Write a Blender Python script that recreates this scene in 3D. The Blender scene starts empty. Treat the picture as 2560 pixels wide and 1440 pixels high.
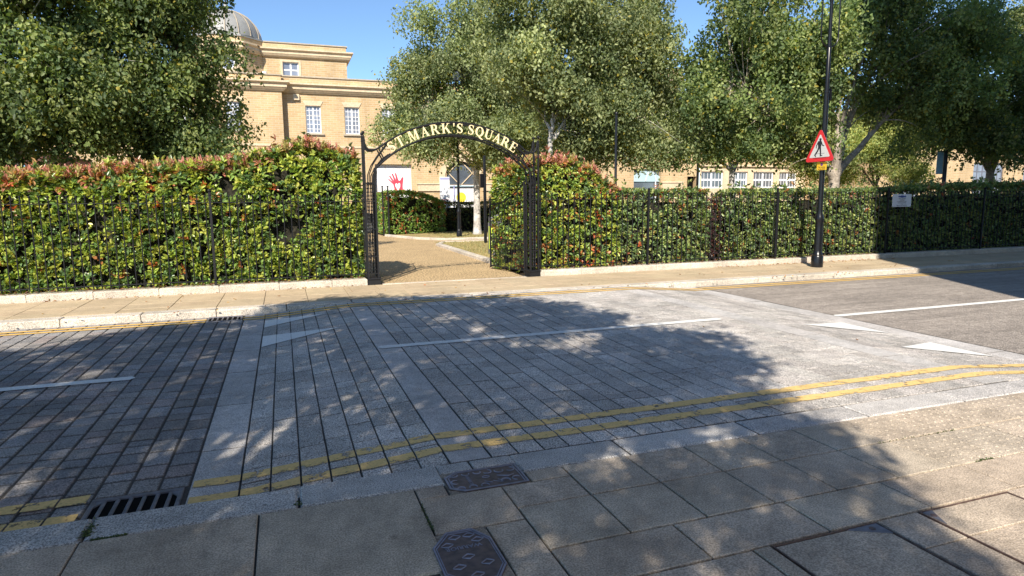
import bpy, math, random
import numpy as np
from mathutils import Vector, Matrix

# ------------------------------------------------------------------ camera
sc = bpy.context.scene
R = math.radians
COL = sc.collection
CAMH = 1.6
F, PIT, ROL, YAW = 1597.466, 0.136906, -0.0087079, 0.3415257
cd = bpy.data.cameras.new('camera')
cam = bpy.data.objects.new('camera', cd)
COL.objects.link(cam)
fw = Vector((math.sin(YAW)*math.cos(PIT), math.cos(YAW)*math.cos(PIT), -math.sin(PIT)))
rr = Vector((math.cos(YAW), -math.sin(YAW), 0))
uu = rr.cross(fw)
r2 = rr*math.cos(ROL)+uu*math.sin(ROL)
u2 = -rr*math.sin(ROL)+uu*math.cos(ROL)
m = Matrix((r2, u2, -fw)).transposed().to_4x4()
m.translation = (0, 0, CAMH)
cam.matrix_world = m
cd.sensor_width = 36
cd.lens = F/2560*36
cd.clip_start = 0.05
cd.clip_end = 2000
sc.camera = cam

# ------------------------------------------------------------------ light
SUN_AZ, SUN_EL = R(29), R(39)           # direction the light travels (from +Y towards +X), height
w = bpy.data.worlds.new('World'); sc.world = w; w.use_nodes = True
nt = w.node_tree
for n in list(nt.nodes): nt.nodes.remove(n)
sky = nt.nodes.new('ShaderNodeTexSky'); sky.sky_type = 'NISHITA'; sky.sun_disc = False
sky.sun_elevation = SUN_EL
sky.sun_rotation = math.pi + SUN_AZ
sky.air_density = 0.65; sky.dust_density = 0.0; sky.ozone_density = 4.0; sky.altitude = 50
bg = nt.nodes.new('ShaderNodeBackground'); bg.inputs[1].default_value = 0.15
tn = nt.nodes.new('ShaderNodeVectorMath'); tn.operation = 'MULTIPLY'; tn.inputs[1].default_value = (0.77, 0.79, 0.74)
ow = nt.nodes.new('ShaderNodeOutputWorld')
nt.links.new(sky.outputs[0], tn.inputs[0]); nt.links.new(tn.outputs[0], bg.inputs[0]); nt.links.new(bg.outputs[0], ow.inputs[0])
sd = bpy.data.lights.new('sun', 'SUN'); sd.energy = 4.15; sd.angle = R(0.53); sd.color = (1, 0.915, 0.78)
sun = bpy.data.objects.new('sun', sd); COL.objects.link(sun)
ldir = Vector((math.sin(SUN_AZ)*math.cos(SUN_EL), math.cos(SUN_AZ)*math.cos(SUN_EL), -math.sin(SUN_EL)))
sun.rotation_euler = ldir.to_track_quat('-Z', 'Y').to_euler()
sun.location = (-20, -30, 40)
sc.view_settings.view_transform = 'Standard'
sc.view_settings.look = 'None'
sc.view_settings.exposure = 0.93
sc.view_settings.gamma = 1
rng = np.random.default_rng(7)
random.seed(7)

# ------------------------------------------------------------------ materials
def newmat(name):
    mt = bpy.data.materials.new(name); mt.use_nodes = True
    n = mt.node_tree
    p = n.nodes['Principled BSDF']
    return mt, n, p
def N(n, t, **kw):
    o = n.nodes.new(t)
    for k, v in kw.items(): setattr(o, k, v)
    return o
def attr_or_rgb(n, col, attr):
    if attr:
        a = N(n, 'ShaderNodeAttribute'); a.attribute_name = 'Col'
        mx = N(n, 'ShaderNodeMix', data_type='RGBA', blend_type='MULTIPLY')
        mx.inputs[0].default_value = 1
        mx.inputs[6].default_value = (*col, 1)
        n.links.new(a.outputs['Color'], mx.inputs[7])
        return mx.outputs[2]
    c = N(n, 'ShaderNodeRGB'); c.outputs[0].default_value = (*col, 1)
    return c.outputs[0]
def stone(name, col, rough=0.85, attr=False, spk=0.35, spk_scale=160, blotch=0.22, blotch_scale=1.3, bump=0.25, dark=(0.25, 0.25, 0.26), light=None, coord='Object', mid=0.16, streak=0.0, gum=0.0):
    """speckled mineral surface: fine grain + medium mottling + large stains"""
    mt, n, p = newmat(name)
    L = n.links
    tc = N(n, 'ShaderNodeTexCoord')
    base = attr_or_rgb(n, col, attr)
    def noise(scale, det=4, ro=0.6):
        t = N(n, 'ShaderNodeTexNoise'); t.inputs['Scale'].default_value = scale
        t.inputs['Detail'].default_value = det; t.inputs['Roughness'].default_value = ro
        L.new(tc.outputs[coord], t.inputs['Vector']); return t.outputs['Fac']
    def ramp(f, a, b, lo, hi):
        r = N(n, 'ShaderNodeMapRange'); r.inputs[1].default_value = a; r.inputs[2].default_value = b
        r.inputs[3].default_value = lo; r.inputs[4].default_value = hi
        L.new(f, r.inputs[0]); return r.outputs[0]
    def mul(c, f):
        mx = N(n, 'ShaderNodeVectorMath', operation='SCALE')
        L.new(c, mx.inputs[0]); L.new(f, mx.inputs['Scale']); return mx.outputs[0]
    fine = noise(spk_scale, 2, 0.5)
    c = mul(base, ramp(fine, 0.36, 0.64, 1-spk, 1+spk))
    md = noise(9, 5, 0.65)
    c = mul(c, ramp(md, 0.3, 0.7, 1-mid, 1+mid))
    bl = noise(blotch_scale, 6, 0.62)
    c = mul(c, ramp(bl, 0.3, 0.7, 1-blotch, 1+blotch))
    if streak:
        mp_ = N(n, 'ShaderNodeMapping'); mp_.inputs['Scale'].default_value = (0.25, 2.6, 1); L.new(tc.outputs[coord], mp_.inputs[0])
        t_ = N(n, 'ShaderNodeTexNoise'); t_.inputs['Scale'].default_value = 1.6; t_.inputs['Detail'].default_value = 7; t_.inputs['Roughness'].default_value = 0.7
        L.new(mp_.outputs[0], t_.inputs['Vector']); c = mul(c, ramp(t_.outputs['Fac'], 0.32, 0.68, 1-streak, 1+streak))
    if gum:
        vo = N(n, 'ShaderNodeTexVoronoi'); vo.inputs['Scale'].default_value = 3.2; L.new(tc.outputs[coord], vo.inputs['Vector'])
        c = mul(c, ramp(vo.outputs['Distance'], 0.045, 0.075, 1-gum, 1.0))
    L.new(c, p.inputs['Base Color'])
    L.new(ramp(md, 0.3, 0.7, rough-0.1, min(1, rough+0.08)), p.inputs['Roughness'])
    b = N(n, 'ShaderNodeBump'); b.inputs['Strength'].default_value = bump; b.inputs['Distance'].default_value = 0.004
    L.new(fine, b.inputs['Height'])
    b2 = N(n, 'ShaderNodeBump'); b2.inputs['Strength'].default_value = bump*0.8; b2.inputs['Distance'].default_value = 0.02
    L.new(md, b2.inputs['Height']); L.new(b.outputs[0], b2.inputs['Normal'])
    L.new(b2.outputs[0], p.inputs['Normal'])
    p.inputs['Specular IOR Level'].default_value = 0.25
    return mt
def plain(name, col, rough=0.5, metal=0.0, var=0.12, scale=30, bump=0.05, spec=0.5, attr=False):
    mt, n, p = newmat(name); L = n.links
    tc = N(n, 'ShaderNodeTexCoord')
    t = N(n, 'ShaderNodeTexNoise'); t.inputs['Scale'].default_value = scale; t.inputs['Detail'].default_value = 5
    L.new(tc.outputs['Object'], t.inputs['Vector'])
    r = N(n, 'ShaderNodeMapRange'); r.inputs[1].default_value = 0.3; r.inputs[2].default_value = 0.7
    r.inputs[3].default_value = 1-var; r.inputs[4].default_value = 1+var
    L.new(t.outputs['Fac'], r.inputs[0])
    s = N(n, 'ShaderNodeVectorMath', operation='SCALE')
    L.new(attr_or_rgb(n, col, attr), s.inputs[0]); L.new(r.outputs[0], s.inputs['Scale'])
    L.new(s.outputs[0], p.inputs['Base Color'])
    p.inputs['Roughness'].default_value = rough; p.inputs['Metallic'].default_value = metal
    p.inputs['Specular IOR Level'].default_value = spec
    b = N(n, 'ShaderNodeBump'); b.inputs['Strength'].default_value = bump; b.inputs['Distance'].default_value = 0.01
    L.new(t.outputs['Fac'], b.inputs['Height']); L.new(b.outputs[0], p.inputs['Normal'])
    return mt
def leafmat(name, tint=(1, 1, 1), rough=0.38, trans=0.3, spec=0.5):
    mt, n, p = newmat(name); L = n.links
    c = attr_or_rgb(n, tint, True)
    L.new(c, p.inputs['Base Color'])
    p.inputs['Roughness'].default_value = rough
    p.inputs['Specular IOR Level'].default_value = spec
    t = N(n, 'ShaderNodeBsdfTranslucent')
    mx = N(n, 'ShaderNodeMix', data_type='RGBA', blend_type='MULTIPLY'); mx.inputs[0].default_value = 1
    mx.inputs[7].default_value = (1.7, 1.7, 0.7, 1); L.new(c, mx.inputs[6]); L.new(mx.outputs[2], t.inputs[0])
    ms = N(n, 'ShaderNodeMixShader'); ms.inputs[0].default_value = trans
    L.new(p.outputs[0], ms.inputs[1]); L.new(t.outputs[0], ms.inputs[2])
    L.new(ms.outputs[0], n.nodes['Material Output'].inputs[0])
    return mt
def brick(name, c1, c2, mortar, scale=1.0):
    mt, n, p = newmat(name); L = n.links
    tc = N(n, 'ShaderNodeTexCoord')
    sx = N(n, 'ShaderNodeSeparateXYZ'); L.new(tc.outputs['Object'], sx.inputs[0])
    ad = N(n, 'ShaderNodeMath', operation='ADD'); L.new(sx.outputs[0], ad.inputs[0]); L.new(sx.outputs[1], ad.inputs[1])
    cx = N(n, 'ShaderNodeCombineXYZ'); L.new(ad.outputs[0], cx.inputs[0]); L.new(sx.outputs[2], cx.inputs[1])
    bt = N(n, 'ShaderNodeTexBrick'); L.new(cx.outputs[0], bt.inputs['Vector'])
    bt.inputs['Scale'].default_value = scale; bt.inputs['Brick Width'].default_value = 0.34
    bt.inputs['Row Height'].default_value = 0.115; bt.inputs['Mortar Size'].default_value = 0.014
    bt.inputs['Mortar Smooth'].default_value = 0.3; bt.inputs['Bias'].default_value = -0.2
    bt.inputs['Color1'].default_value = (*c1, 1); bt.inputs['Color2'].default_value = (*c2, 1); bt.inputs['Mortar'].default_value = (*mortar, 1)
    t = N(n, 'ShaderNodeTexNoise'); t.inputs['Scale'].default_value = 0.6; t.inputs['Detail'].default_value = 6
    mp_ = N(n, 'ShaderNodeMapping'); mp_.inputs['Scale'].default_value = (2.2, 2.2, 0.5); L.new(tc.outputs['Object'], mp_.inputs[0]); L.new(mp_.outputs[0], t.inputs['Vector'])
    r = N(n, 'ShaderNodeMapRange'); r.inputs[1].default_value = 0.3; r.inputs[2].default_value = 0.7
    r.inputs[3].default_value = 0.82; r.inputs[4].default_value = 1.1; L.new(t.outputs['Fac'], r.inputs[0])
    s = N(n, 'ShaderNodeVectorMath', operation='SCALE'); L.new(bt.outputs['Color'], s.inputs[0]); L.new(r.outputs[0], s.inputs['Scale'])
    L.new(s.outputs[0], p.inputs['Base Color']); p.inputs['Roughness'].default_value = 0.9
    b = N(n, 'ShaderNodeBump'); b.inputs['Strength'].default_value = 0.5; b.inputs['Distance'].default_value = 0.01; b.invert = True
    L.new(bt.outputs['Fac'], b.inputs['Height']); L.new(b.outputs[0], p.inputs['Normal'])
    return mt
def paint(name, col, wear=0.42, soft=0.03, scale=7, rough=0.7):
    """road paint with worn-through patches (transparent where the paint is gone)"""
    mt, n, p = newmat(name); L = n.links
    tc = N(n, 'ShaderNodeTexCoord')
    t = N(n, 'ShaderNodeTexNoise'); t.inputs['Scale'].default_value = scale; t.inputs['Detail'].default_value = 9; t.inputs['Roughness'].default_value = 0.72
    L.new(tc.outputs['Object'], t.inputs['Vector'])
    r = N(n, 'ShaderNodeMapRange'); r.inputs[1].default_value = wear-soft; r.inputs[2].default_value = wear+soft
    L.new(t.outputs['Fac'], r.inputs[0])
    t2 = N(n, 'ShaderNodeTexNoise'); t2.inputs['Scale'].default_value = 60; t2.inputs['Detail'].default_value = 4
    L.new(tc.outputs['Object'], t2.inputs['Vector'])
    r3 = N(n, 'ShaderNodeMapRange'); r3.inputs[1].default_value = 0.3; r3.inputs[2].default_value = 0.7; r3.inputs[3].default_value = 0.8; r3.inputs[4].default_value = 1.08
    L.new(t2.outputs['Fac'], r3.inputs[0])
    c = N(n, 'ShaderNodeRGB'); c.outputs[0].default_value = (*col, 1)
    s = N(n, 'ShaderNodeVectorMath', operation='SCALE'); L.new(c.outputs[0], s.inputs[0]); L.new(r3.outputs[0], s.inputs['Scale'])
    L.new(s.outputs[0], p.inputs['Base Color']); p.inputs['Roughness'].default_value = rough
    p.inputs['Specular IOR Level'].default_value = 0.2
    L.new(r.outputs[0], p.inputs['Alpha'])
    return mt

M = {}
M['setts'] = stone('granite_setts', (0.44, 0.415, 0.39), attr=True, spk=0.6, spk_scale=110, bump=0.9, blotch=0.2, streak=0.12)
M['blocks'] = stone('concrete_blocks', (0.28, 0.262, 0.25), attr=True, spk=0.45, spk_scale=110, bump=0.4)
M['strip'] = stone('granite_strip', (0.47, 0.45, 0.435), attr=True, spk=0.45, spk_scale=170, bump=0.4)
M['kerb'] = stone('granite_kerb', (0.44, 0.425, 0.41), attr=True, spk=0.5, spk_scale=130, bump=0.7)
M['kerb_far'] = stone('granite_kerb_far', (0.52, 0.47, 0.4), attr=True, spk=0.35, spk_scale=70, bump=0.6)
M['slab'] = stone('concrete_slab', (0.42, 0.36, 0.29), attr=True, spk=0.32, spk_scale=120, bump=0.5, blotch=0.25, blotch_scale=2.2, mid=0.2, gum=0.3)
M['slab_far'] = stone('sandstone_slab', (0.46, 0.37, 0.25), attr=True, spk=0.14, spk_scale=60, bump=0.2, blotch=0.16, gum=0.18, mid=0.1)
M['grout'] = stone('grout', (0.075, 0.07, 0.065), spk=0.4, bump=0.3)
M['asphalt'] = stone('asphalt', (0.30, 0.262, 0.23), spk=0.55, spk_scale=70, blotch=0.16, blotch_scale=0.7, bump=0.9, mid=0.25, streak=0.2)
M['gravel'] = stone('bound_gravel', (0.44, 0.32, 0.18), spk=0.75, spk_scale=30, blotch=0.12, bump=0.8, mid=0.14)
M['dirt'] = stone('soil', (0.07, 0.05, 0.035), spk=0.6, spk_scale=40, bump=1)
M['lawn'] = stone('dry_grass', (0.36, 0.28, 0.13), spk=0.5, spk_scale=25, blotch=0.3, bump=1.0, mid=0.3)
M['ground'] = stone('town_ground', (0.22, 0.2, 0.17), spk=0.3, spk_scale=10)
M['brick'] = brick('buff_brick', (0.57, 0.405, 0.22), (0.47, 0.315, 0.16), (0.58, 0.47, 0.33))
M['brick_dark'] = brick('red_brick', (0.16, 0.06, 0.05), (0.13, 0.05, 0.04), (0.2, 0.13, 0.11))
M['dress'] = stone('cream_stone', (0.62, 0.5, 0.35), spk=0.08, spk_scale=30, blotch=0.12, bump=0.15)
M['dressgrey'] = stone('weathered_stone', (0.4, 0.34, 0.26), spk=0.08, spk_scale=30, blotch=0.15, bump=0.15)
M['lead'] = plain('lead_roof', (0.3, 0.3, 0.29), 0.6, 0.2, scale=3)
M['black'] = plain('black_gloss_paint', (0.008, 0.0085, 0.011), 0.28, 0, var=0.2, spec=0.45, bump=0.03)
M['iron'] = plain('black_iron', (0.008, 0.0085, 0.011), 0.6, 0, var=0.3, scale=60, bump=0.1, spec=0.35)
M['cast'] = plain('cast_iron_cover', (0.12, 0.078, 0.065), 0.45, 0.2, var=0.4, scale=25, bump=0.2)
M['castraise'] = plain('cast_iron_polished', (0.23, 0.22, 0.27), 0.36, 0.2, var=0.25, scale=25, bump=0.1)
M['grate'] = plain('grate_iron', (0.15, 0.15, 0.175), 0.5, 0.1, var=0.3, scale=25, bump=0.1)
M['hole'] = plain('dark_hole', (0.004, 0.004, 0.004), 0.9, spec=0.1)
M['gold'] = plain('cream_gold_paint', (0.86, 0.72, 0.42), 0.45, 0, var=0.06, spec=0.4)
M['white'] = plain('white_paint', (0.78, 0.79, 0.82), 0.5, var=0.03, scale=4)
M['hoard'] = plain('white_board', (0.8, 0.8, 0.83), 0.6, var=0.03, scale=2)
M['glass'] = plain('window_glass', (0.10, 0.12, 0.15), 0.06, 0, var=0.3, scale=1.2, spec=0.9, bump=0.01)
M['glass2'] = plain('curtained_glass', (0.2, 0.23, 0.3), 0.12, 0, var=0.25, scale=3, spec=0.8, bump=0.01)
M['glassblue'] = plain('blue_panel', (0.42, 0.56, 0.62), 0.3, 0, var=0.1, scale=1)
M['red'] = plain('red_sign', (0.68, 0.03, 0.035), 0.35, var=0.04)
M['redpaint'] = plain('red_print', (0.66, 0.06, 0.10), 0.5, var=0.04)
M['yellow'] = plain('yellow_print', (0.78, 0.64, 0.05), 0.5, var=0.04)
M['yplate'] = plain('yellow_plate', (0.82, 0.5, 0.03), 0.4, var=0.03)
M['signwhite'] = plain('sign_white', (0.62, 0.62, 0.6), 0.4, var=0.03)
M['signgrey'] = plain('sign_face', (0.72, 0.74, 0.78), 0.4, var=0.03)
M['ink'] = plain('sign_ink', (0.02, 0.022, 0.03), 0.5)
M['blue'] = plain('blue_print', (0.04, 0.07, 0.3), 0.45)
M['ltblue'] = plain('pale_blue_banner', (0.25, 0.45, 0.62), 0.6)
M['lime'] = plain('lime_poster', (0.55, 0.68, 0.06), 0.5)
M['lilac'] = plain('lilac_post', (0.35, 0.36, 0.6), 0.6)
M['orange'] = plain('orange_lens', (0.85, 0.32, 0.02), 0.3)
M['carpaint'] = plain('dark_car_paint', (0.015, 0.016, 0.02), 0.25, 0.2, var=0.1)
M['rubber'] = plain('rubber', (0.02, 0.02, 0.02), 0.8)
M['chrome'] = plain('wheel_metal', (0.4, 0.4, 0.42), 0.3, 0.8)
M['bark'] = stone('birch_bark', (0.36, 0.31, 0.26), spk=0.2, spk_scale=20, blotch=0.45, blotch_scale=3.5, bump=0.8, mid=0.35)
M['barkpale'] = stone('pale_bark', (0.5, 0.47, 0.44), spk=0.15, spk_scale=20, blotch=0.35, blotch_scale=3, bump=0.5, mid=0.25)
M['barkdark'] = stone('twig_bark', (0.09, 0.065, 0.05), spk=0.3, spk_scale=20, blotch=0.3, bump=0.8)
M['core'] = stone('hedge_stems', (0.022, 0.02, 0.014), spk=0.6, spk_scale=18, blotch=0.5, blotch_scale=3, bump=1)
M['leaf'] = leafmat('glossy_leaf', tint=(1.15, 1.15, 1.2), rough=0.30, trans=0.28, spec=0.55)
M['tleaf'] = leafmat('tree_leaf', tint=(1.22, 1.25, 1.2), rough=0.48, trans=0.38, spec=0.3)
M['litter'] = leafmat('dry_leaf', rough=0.7, trans=0.1)
M['ypaint'] = paint('worn_yellow_paint', (0.78, 0.54, 0.22), wear=0.42, scale=9)
M['ypaintfar'] = paint('yellow_paint', (0.78, 0.5, 0.15), wear=0.33, scale=6)
M['wpaint'] = paint('white_road_paint', (0.8, 0.79, 0.76), wear=0.24, scale=8)
M['wpaintworn'] = paint('worn_white_paint', (0.8, 0.79, 0.76), wear=0.22, scale=10)

# ------------------------------------------------------------------ mesh helpers
class MB:
    def __init__(s): s.v = []; s.f = []; s.c = []
    def add(s, vs, fs, col=(1, 1, 1)):
        o = len(s.v)
        s.v += [tuple(v) for v in vs]; s.f += [tuple(i+o for i in f) for f in fs]; s.c += [col]*len(vs)
        return s
    def box(s, x0, x1, y0, y1, z0, z1, col=(1, 1, 1)):
        vs = [(x0, y0, z0), (x1, y0, z0), (x1, y1, z0), (x0, y1, z0), (x0, y0, z1), (x1, y0, z1), (x1, y1, z1), (x0, y1, z1)]
        return s.add(vs, [(0, 3, 2, 1), (4, 5, 6, 7), (0, 1, 5, 4), (1, 2, 6, 5), (2, 3, 7, 6), (3, 0, 4, 7)], col)
    def chbox(s, x0, x1, y0, y1, z0, z1, ch, col=(1, 1, 1), zf=None, tilt=(0, 0), edge=1.0):
        """box with chamfered top edges; zf(x) adds height so that it follows a ramp"""
        cx, cy = (x0+x1)/2, (y0+y1)/2
        z = lambda x, y, b: b+(zf(x) if zf else 0)+(x-cx)*tilt[0]+(y-cy)*tilt[1]
        a = [(x0, y0), (x1, y0), (x1, y1), (x0, y1)]
        b = [(x0+ch, y0+ch), (x1-ch, y0+ch), (x1-ch, y1-ch), (x0+ch, y1-ch)]
        vs = [(p[0], p[1], z(*p, z0)) for p in a]+[(p[0], p[1], z(*p, z1-ch)) for p in a]+[(p[0], p[1], z(*p, z1)) for p in b]
        fs = [(0, 1, 5, 4), (1, 2, 6, 5), (2, 3, 7, 6), (3, 0, 4, 7), (4, 5, 9, 8), (5, 6, 10, 9), (6, 7, 11, 10), (7, 4, 8, 11), (8, 9, 10, 11)]
        s.add(vs, fs, col)
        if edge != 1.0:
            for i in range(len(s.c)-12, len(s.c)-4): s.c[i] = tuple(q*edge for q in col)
        return s
    def tube(s, pts, rad, n=8, col=(1, 1, 1), cap=True):
        pts = [Vector(p) for p in pts]
        if not hasattr(rad, '__len__'): rad = [rad]*len(pts)
        vs = []; prev = None
        for i, p in enumerate(pts):
            t = (pts[min(i+1, len(pts)-1)]-pts[max(i-1, 0)])
            if t.length < 1e-9: t = Vector((0, 0, 1))
            t.normalize()
            if prev is None:
                a = Vector((1, 0, 0)) if abs(t.x) < 0.8 else Vector((0, 1, 0))
                u = t.cross(a).normalized()
            else:
                u = (prev-t*prev.dot(t)).normalized()
            prev = u; v = t.cross(u)
            for k in range(n):
                an = 2*math.pi*k/n+math.pi/n
                vs.append(p+(u*math.cos(an)+v*math.sin(an))*rad[i])
        fs = []
        for i in range(len(pts)-1):
            for k in range(n):
                a = i*n+k; b = i*n+(k+1) % n
                fs.append((a, b, b+n, a+n))
        if cap:
            fs.append(tuple(range(n-1, -1, -1))); fs.append(tuple((len(pts)-1)*n+k for k in range(n)))
        return s.add(vs, fs, col)
    def lathe(s, cx, cy, prof, n=20, col=(1, 1, 1), rotz=0):
        vs = []
        for r_, z in prof:
            for k in range(n):
                a = 2*math.pi*k/n+rotz
                vs.append((cx+r_*math.cos(a), cy+r_*math.sin(a), z))
        fs = [(i*n+k, i*n+(k+1) % n, (i+1)*n+(k+1) % n, (i+1)*n+k) for i in range(len(prof)-1) for k in range(n)]
        fs.append(tuple(range(n-1, -1, -1))); fs.append(tuple((len(prof)-1)*n+k for k in range(n)))
        return s.add(vs, fs, col)
    def sphere(s, c, r_, n=10, sz=1.0, col=(1, 1, 1)):
        k = n//2
        prof = [(max(1e-4, r_*math.sin(math.pi*i/k)), c[2]-r_*sz*math.cos(math.pi*i/k)) for i in range(k+1)]
        return s.lathe(c[0], c[1], prof, n, col)
    def prism(s, poly, p0, ux, uy, depth, col=(1, 1, 1)):
        """planar polygon (2-D points) on frame p0,ux,uy, extruded both faces by depth along the normal"""
        p0 = Vector(p0); ux = Vector(ux); uy = Vector(uy); nn = ux.cross(uy).normalized()
        a = [p0+ux*x+uy*y+nn*depth for x, y in poly]; b = [p0+ux*x+uy*y for x, y in poly]
        k = len(poly)
        fs = [tuple(range(k)), tuple(range(2*k-1, k-1, -1))]+[(i, i+k, (i+1) % k+k, (i+1) % k) for i in range(k)]
        return s.add(a+b, fs, col)
    def build(s, name, mat, parent=None, smooth=False, **props):
        me = bpy.data.meshes.new(name); me.from_pydata(s.v, [], s.f)
        if any(c != (1, 1, 1) for c in s.c) or mat in (M['setts'], M['blocks'], M['strip'], M['kerb'], M['kerb_far'], M['slab'], M['slab_far'], M['leaf'], M['tleaf'], M['litter']):
            ca = me.color_attributes.new('Col', 'FLOAT_COLOR', 'POINT')
            arr = np.ones((len(s.v), 4), np.float32); arr[:, :3] = np.array(s.c, np.float32)
            ca.data.foreach_set('color', arr.ravel())
        me.materials.append(mat); me.validate()
        if smooth:
            me.polygons.foreach_set('use_smooth', [True]*len(me.polygons))
            try: me.set_sharp_from_angle(angle=R(40))
            except Exception: pass
        o = bpy.data.objects.new(name, me); COL.objects.link(o)
        if parent: o.parent = parent
        for k, v in props.items(): o[k] = v
        return o
def thing(name, label, cat, loc=(0, 0, 0), group=None):
    o = bpy.data.objects.new(name, None); COL.objects.link(o); o.location = loc
    o.empty_display_size = 0.2
    o['label'] = label; o['category'] = cat
    if group: o['group'] = group
    return o
def keep(parent, o):
    """parent without moving (children built in world space)"""
    o.parent = parent
    o.matrix_parent_inverse = Matrix.Translation(-parent.location)
    return o
def part(mb, name, mat, parent, smooth=False, **props):
    o = mb.build(name, mat, None, smooth, **props)
    if parent.parent: o.parent = parent          # sub-part: parent mesh sits at its own origin
    else: keep(parent, o)
    return o
def jit(a=0.1, hue=0.0):
    b = 1+random.uniform(-a, a)
    return (b*(1+random.uniform(0, hue)), b, b*(1-random.uniform(0, hue)*0.5))

# ------------------------------------------------------------------ road heights
X_RL0, X_RL1, X_RR0, X_RR1 = -0.33, 0.89, 5.9, 7.15
def zr(x):
    if x <= X_RL0: return -0.1
    if x < X_RL1: return -0.1+0.1*(x-X_RL0)/(X_RL1-X_RL0)
    if x <= X_RR0: return 0.0
    if x < X_RR1: return -0.1*(x-X_RR0)/(X_RR1-X_RR0)
    return -0.1
S = lambda mb, name, mat, **k: mb.build(name, mat, kind='structure', **k)

# base sheet and ground
mb = MB(); mb.add([(-400, -400, -0.16), (400, -400, -0.16), (400, 400, -0.16), (-400, 400, -0.16)], [(0, 1, 2, 3)])
S(mb, 'ground', M['ground'])
mb = MB(); xs = [-40, X_RL0, X_RL1, X_RR0, X_RR1, 60]
for a, b in zip(xs, xs[1:]):
    mb.add([(a, 3.3, zr(a)-0.011), (b, 3.3, zr(b)-0.011), (b, 10.5, zr(b)-0.011), (a, 10.5, zr(a)-0.011)], [(0, 1, 2, 3)])
S(mb, 'road_bed', M['grout'])

YN, YF = 3.655, 10.40            # road between kerbs
def column(mb, x0, x1, gap, ly, colf, top=-0.002, y0=YN, y1=YF, ch=0.004, lvar=0.5, wob=0.003, skip=None, gy=0.008, edge=0.3):
    y = y0
    while y < y1-0.02:
        l = ly*(1+random.uniform(-lvar, lvar)); ye = min(y+l, y1)
        if y1-ye < 0.08: ye = y1
        if not (skip and skip(x0, x1, y, ye)):
            g1 = gap/2
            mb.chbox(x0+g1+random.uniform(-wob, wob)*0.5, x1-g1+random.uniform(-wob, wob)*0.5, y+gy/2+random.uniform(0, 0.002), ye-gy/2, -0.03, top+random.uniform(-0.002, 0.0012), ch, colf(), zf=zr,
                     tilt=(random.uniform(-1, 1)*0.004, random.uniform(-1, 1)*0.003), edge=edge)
        y = ye
# dark concrete blocks of the left carriageway
mb = MB()
def cb():
    t = random.random(); b = random.uniform(0.78, 1.18)
    return (b*1.05, b*0.97, b*0.97) if t < 0.2 else ((b*0.95, b*0.98, b*1.03) if t < 0.6 else (b, b*0.99, b*0.98))
gr_skip = lambda x0, x1, y0, y1: (x0 < -0.64 and x1 > -1.14 and (y0 < 4.12 or y1 > 9.99))
x = -0.62
while x > -9:
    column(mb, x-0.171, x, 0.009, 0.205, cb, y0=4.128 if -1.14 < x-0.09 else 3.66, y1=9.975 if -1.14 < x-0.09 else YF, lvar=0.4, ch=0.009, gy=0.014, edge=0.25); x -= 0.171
# short blocks that close the columns round the gullies
for k in range(3):
    xx = -0.62-0.171*(k+1)
    for a, b in ((4.125, 4.4), (9.75, 9.975)):
        pass
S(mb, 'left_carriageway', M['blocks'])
# granite setts: left ramp, table, right ramp
mb = MB()
def cs(): return jit(0.16, 0.03)
x = X_RL0
for k in range(7):
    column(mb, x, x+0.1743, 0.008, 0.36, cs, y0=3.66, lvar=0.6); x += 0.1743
x = 1.16
ncol = 25; wc = (5.62-1.16)/ncol
for k in range(ncol):
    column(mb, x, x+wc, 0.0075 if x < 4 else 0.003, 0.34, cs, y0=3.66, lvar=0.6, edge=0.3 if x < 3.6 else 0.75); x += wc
x = 5.91
for k in range(7):
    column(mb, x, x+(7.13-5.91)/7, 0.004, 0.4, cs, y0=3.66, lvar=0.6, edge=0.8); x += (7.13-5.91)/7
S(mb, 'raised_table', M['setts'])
mb = MB()
for a, b in ((-0.62, X_RL0), (X_RL1, 1.16), (5.62, 5.91), (7.13, 7.46)):
    column(mb, a, b, 0.012, 1.0, lambda: jit(0.06, 0.02), lvar=0.15, y0=3.66)
S(mb, 'granite_strips', M['strip'])
# asphalt
mb = MB()
nx, ny = 60, 10
vs = [(7.47+(60-7.47)*(i/nx)**2, YN+(YF-YN)*j/ny, -0.102) for j in range(ny+1) for i in range(nx+1)]
fs = [(j*(nx+1)+i, j*(nx+1)+i+1, (j+1)*(nx+1)+i+1, (j+1)*(nx+1)+i) for j in range(ny) for i in range(nx)]
mb.add(vs, fs); S(mb, 'road', M['asphalt'])

# kerbs
def kerb(x0, x1, y0, y1, mat, name, colj, notch=None):
    mb = MB(); x = x0
    while x < x1:
        if notch and x <= notch[0] < x+1:
            mb.chbox(x+0.006, notch[0]-0.006, y0+0.003, y1, -0.2, 0.0, 0.012, colj())
            mb.chbox(notch[0]-0.006, min(notch[1]+0.006, x+1-0.006), notch[2]+0.008, y1, -0.2, -0.001, 0.006, colj())
        elif notch and x <= notch[1] < x+1:
            mb.chbox(notch[1]+0.006, x+1-0.006, y0+0.003, y1, -0.2, 0.0, 0.012, colj())
            mb.chbox(x+0.006, notch[1]+0.006, notch[2]+0.008, y1, -0.2, -0.001, 0.006, colj())
        else:
            mb.chbox(x+0.006, x+1-0.006, y0+0.003, y1, -0.2, random.uniform(-0.003, 0.002), 0.014, colj())
        x += 1
    S(mb, name, mat)
kerb(-12, 40, 3.39, 3.655, M['kerb'], 'kerb', lambda: jit(0.07, 0.02), notch=(0.80, 1.26, 3.525))
kerb(-12.02, 60, 10.40, 10.68, M['kerb_far'], 'kerb', lambda: jit(0.07, 0.02))
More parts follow.
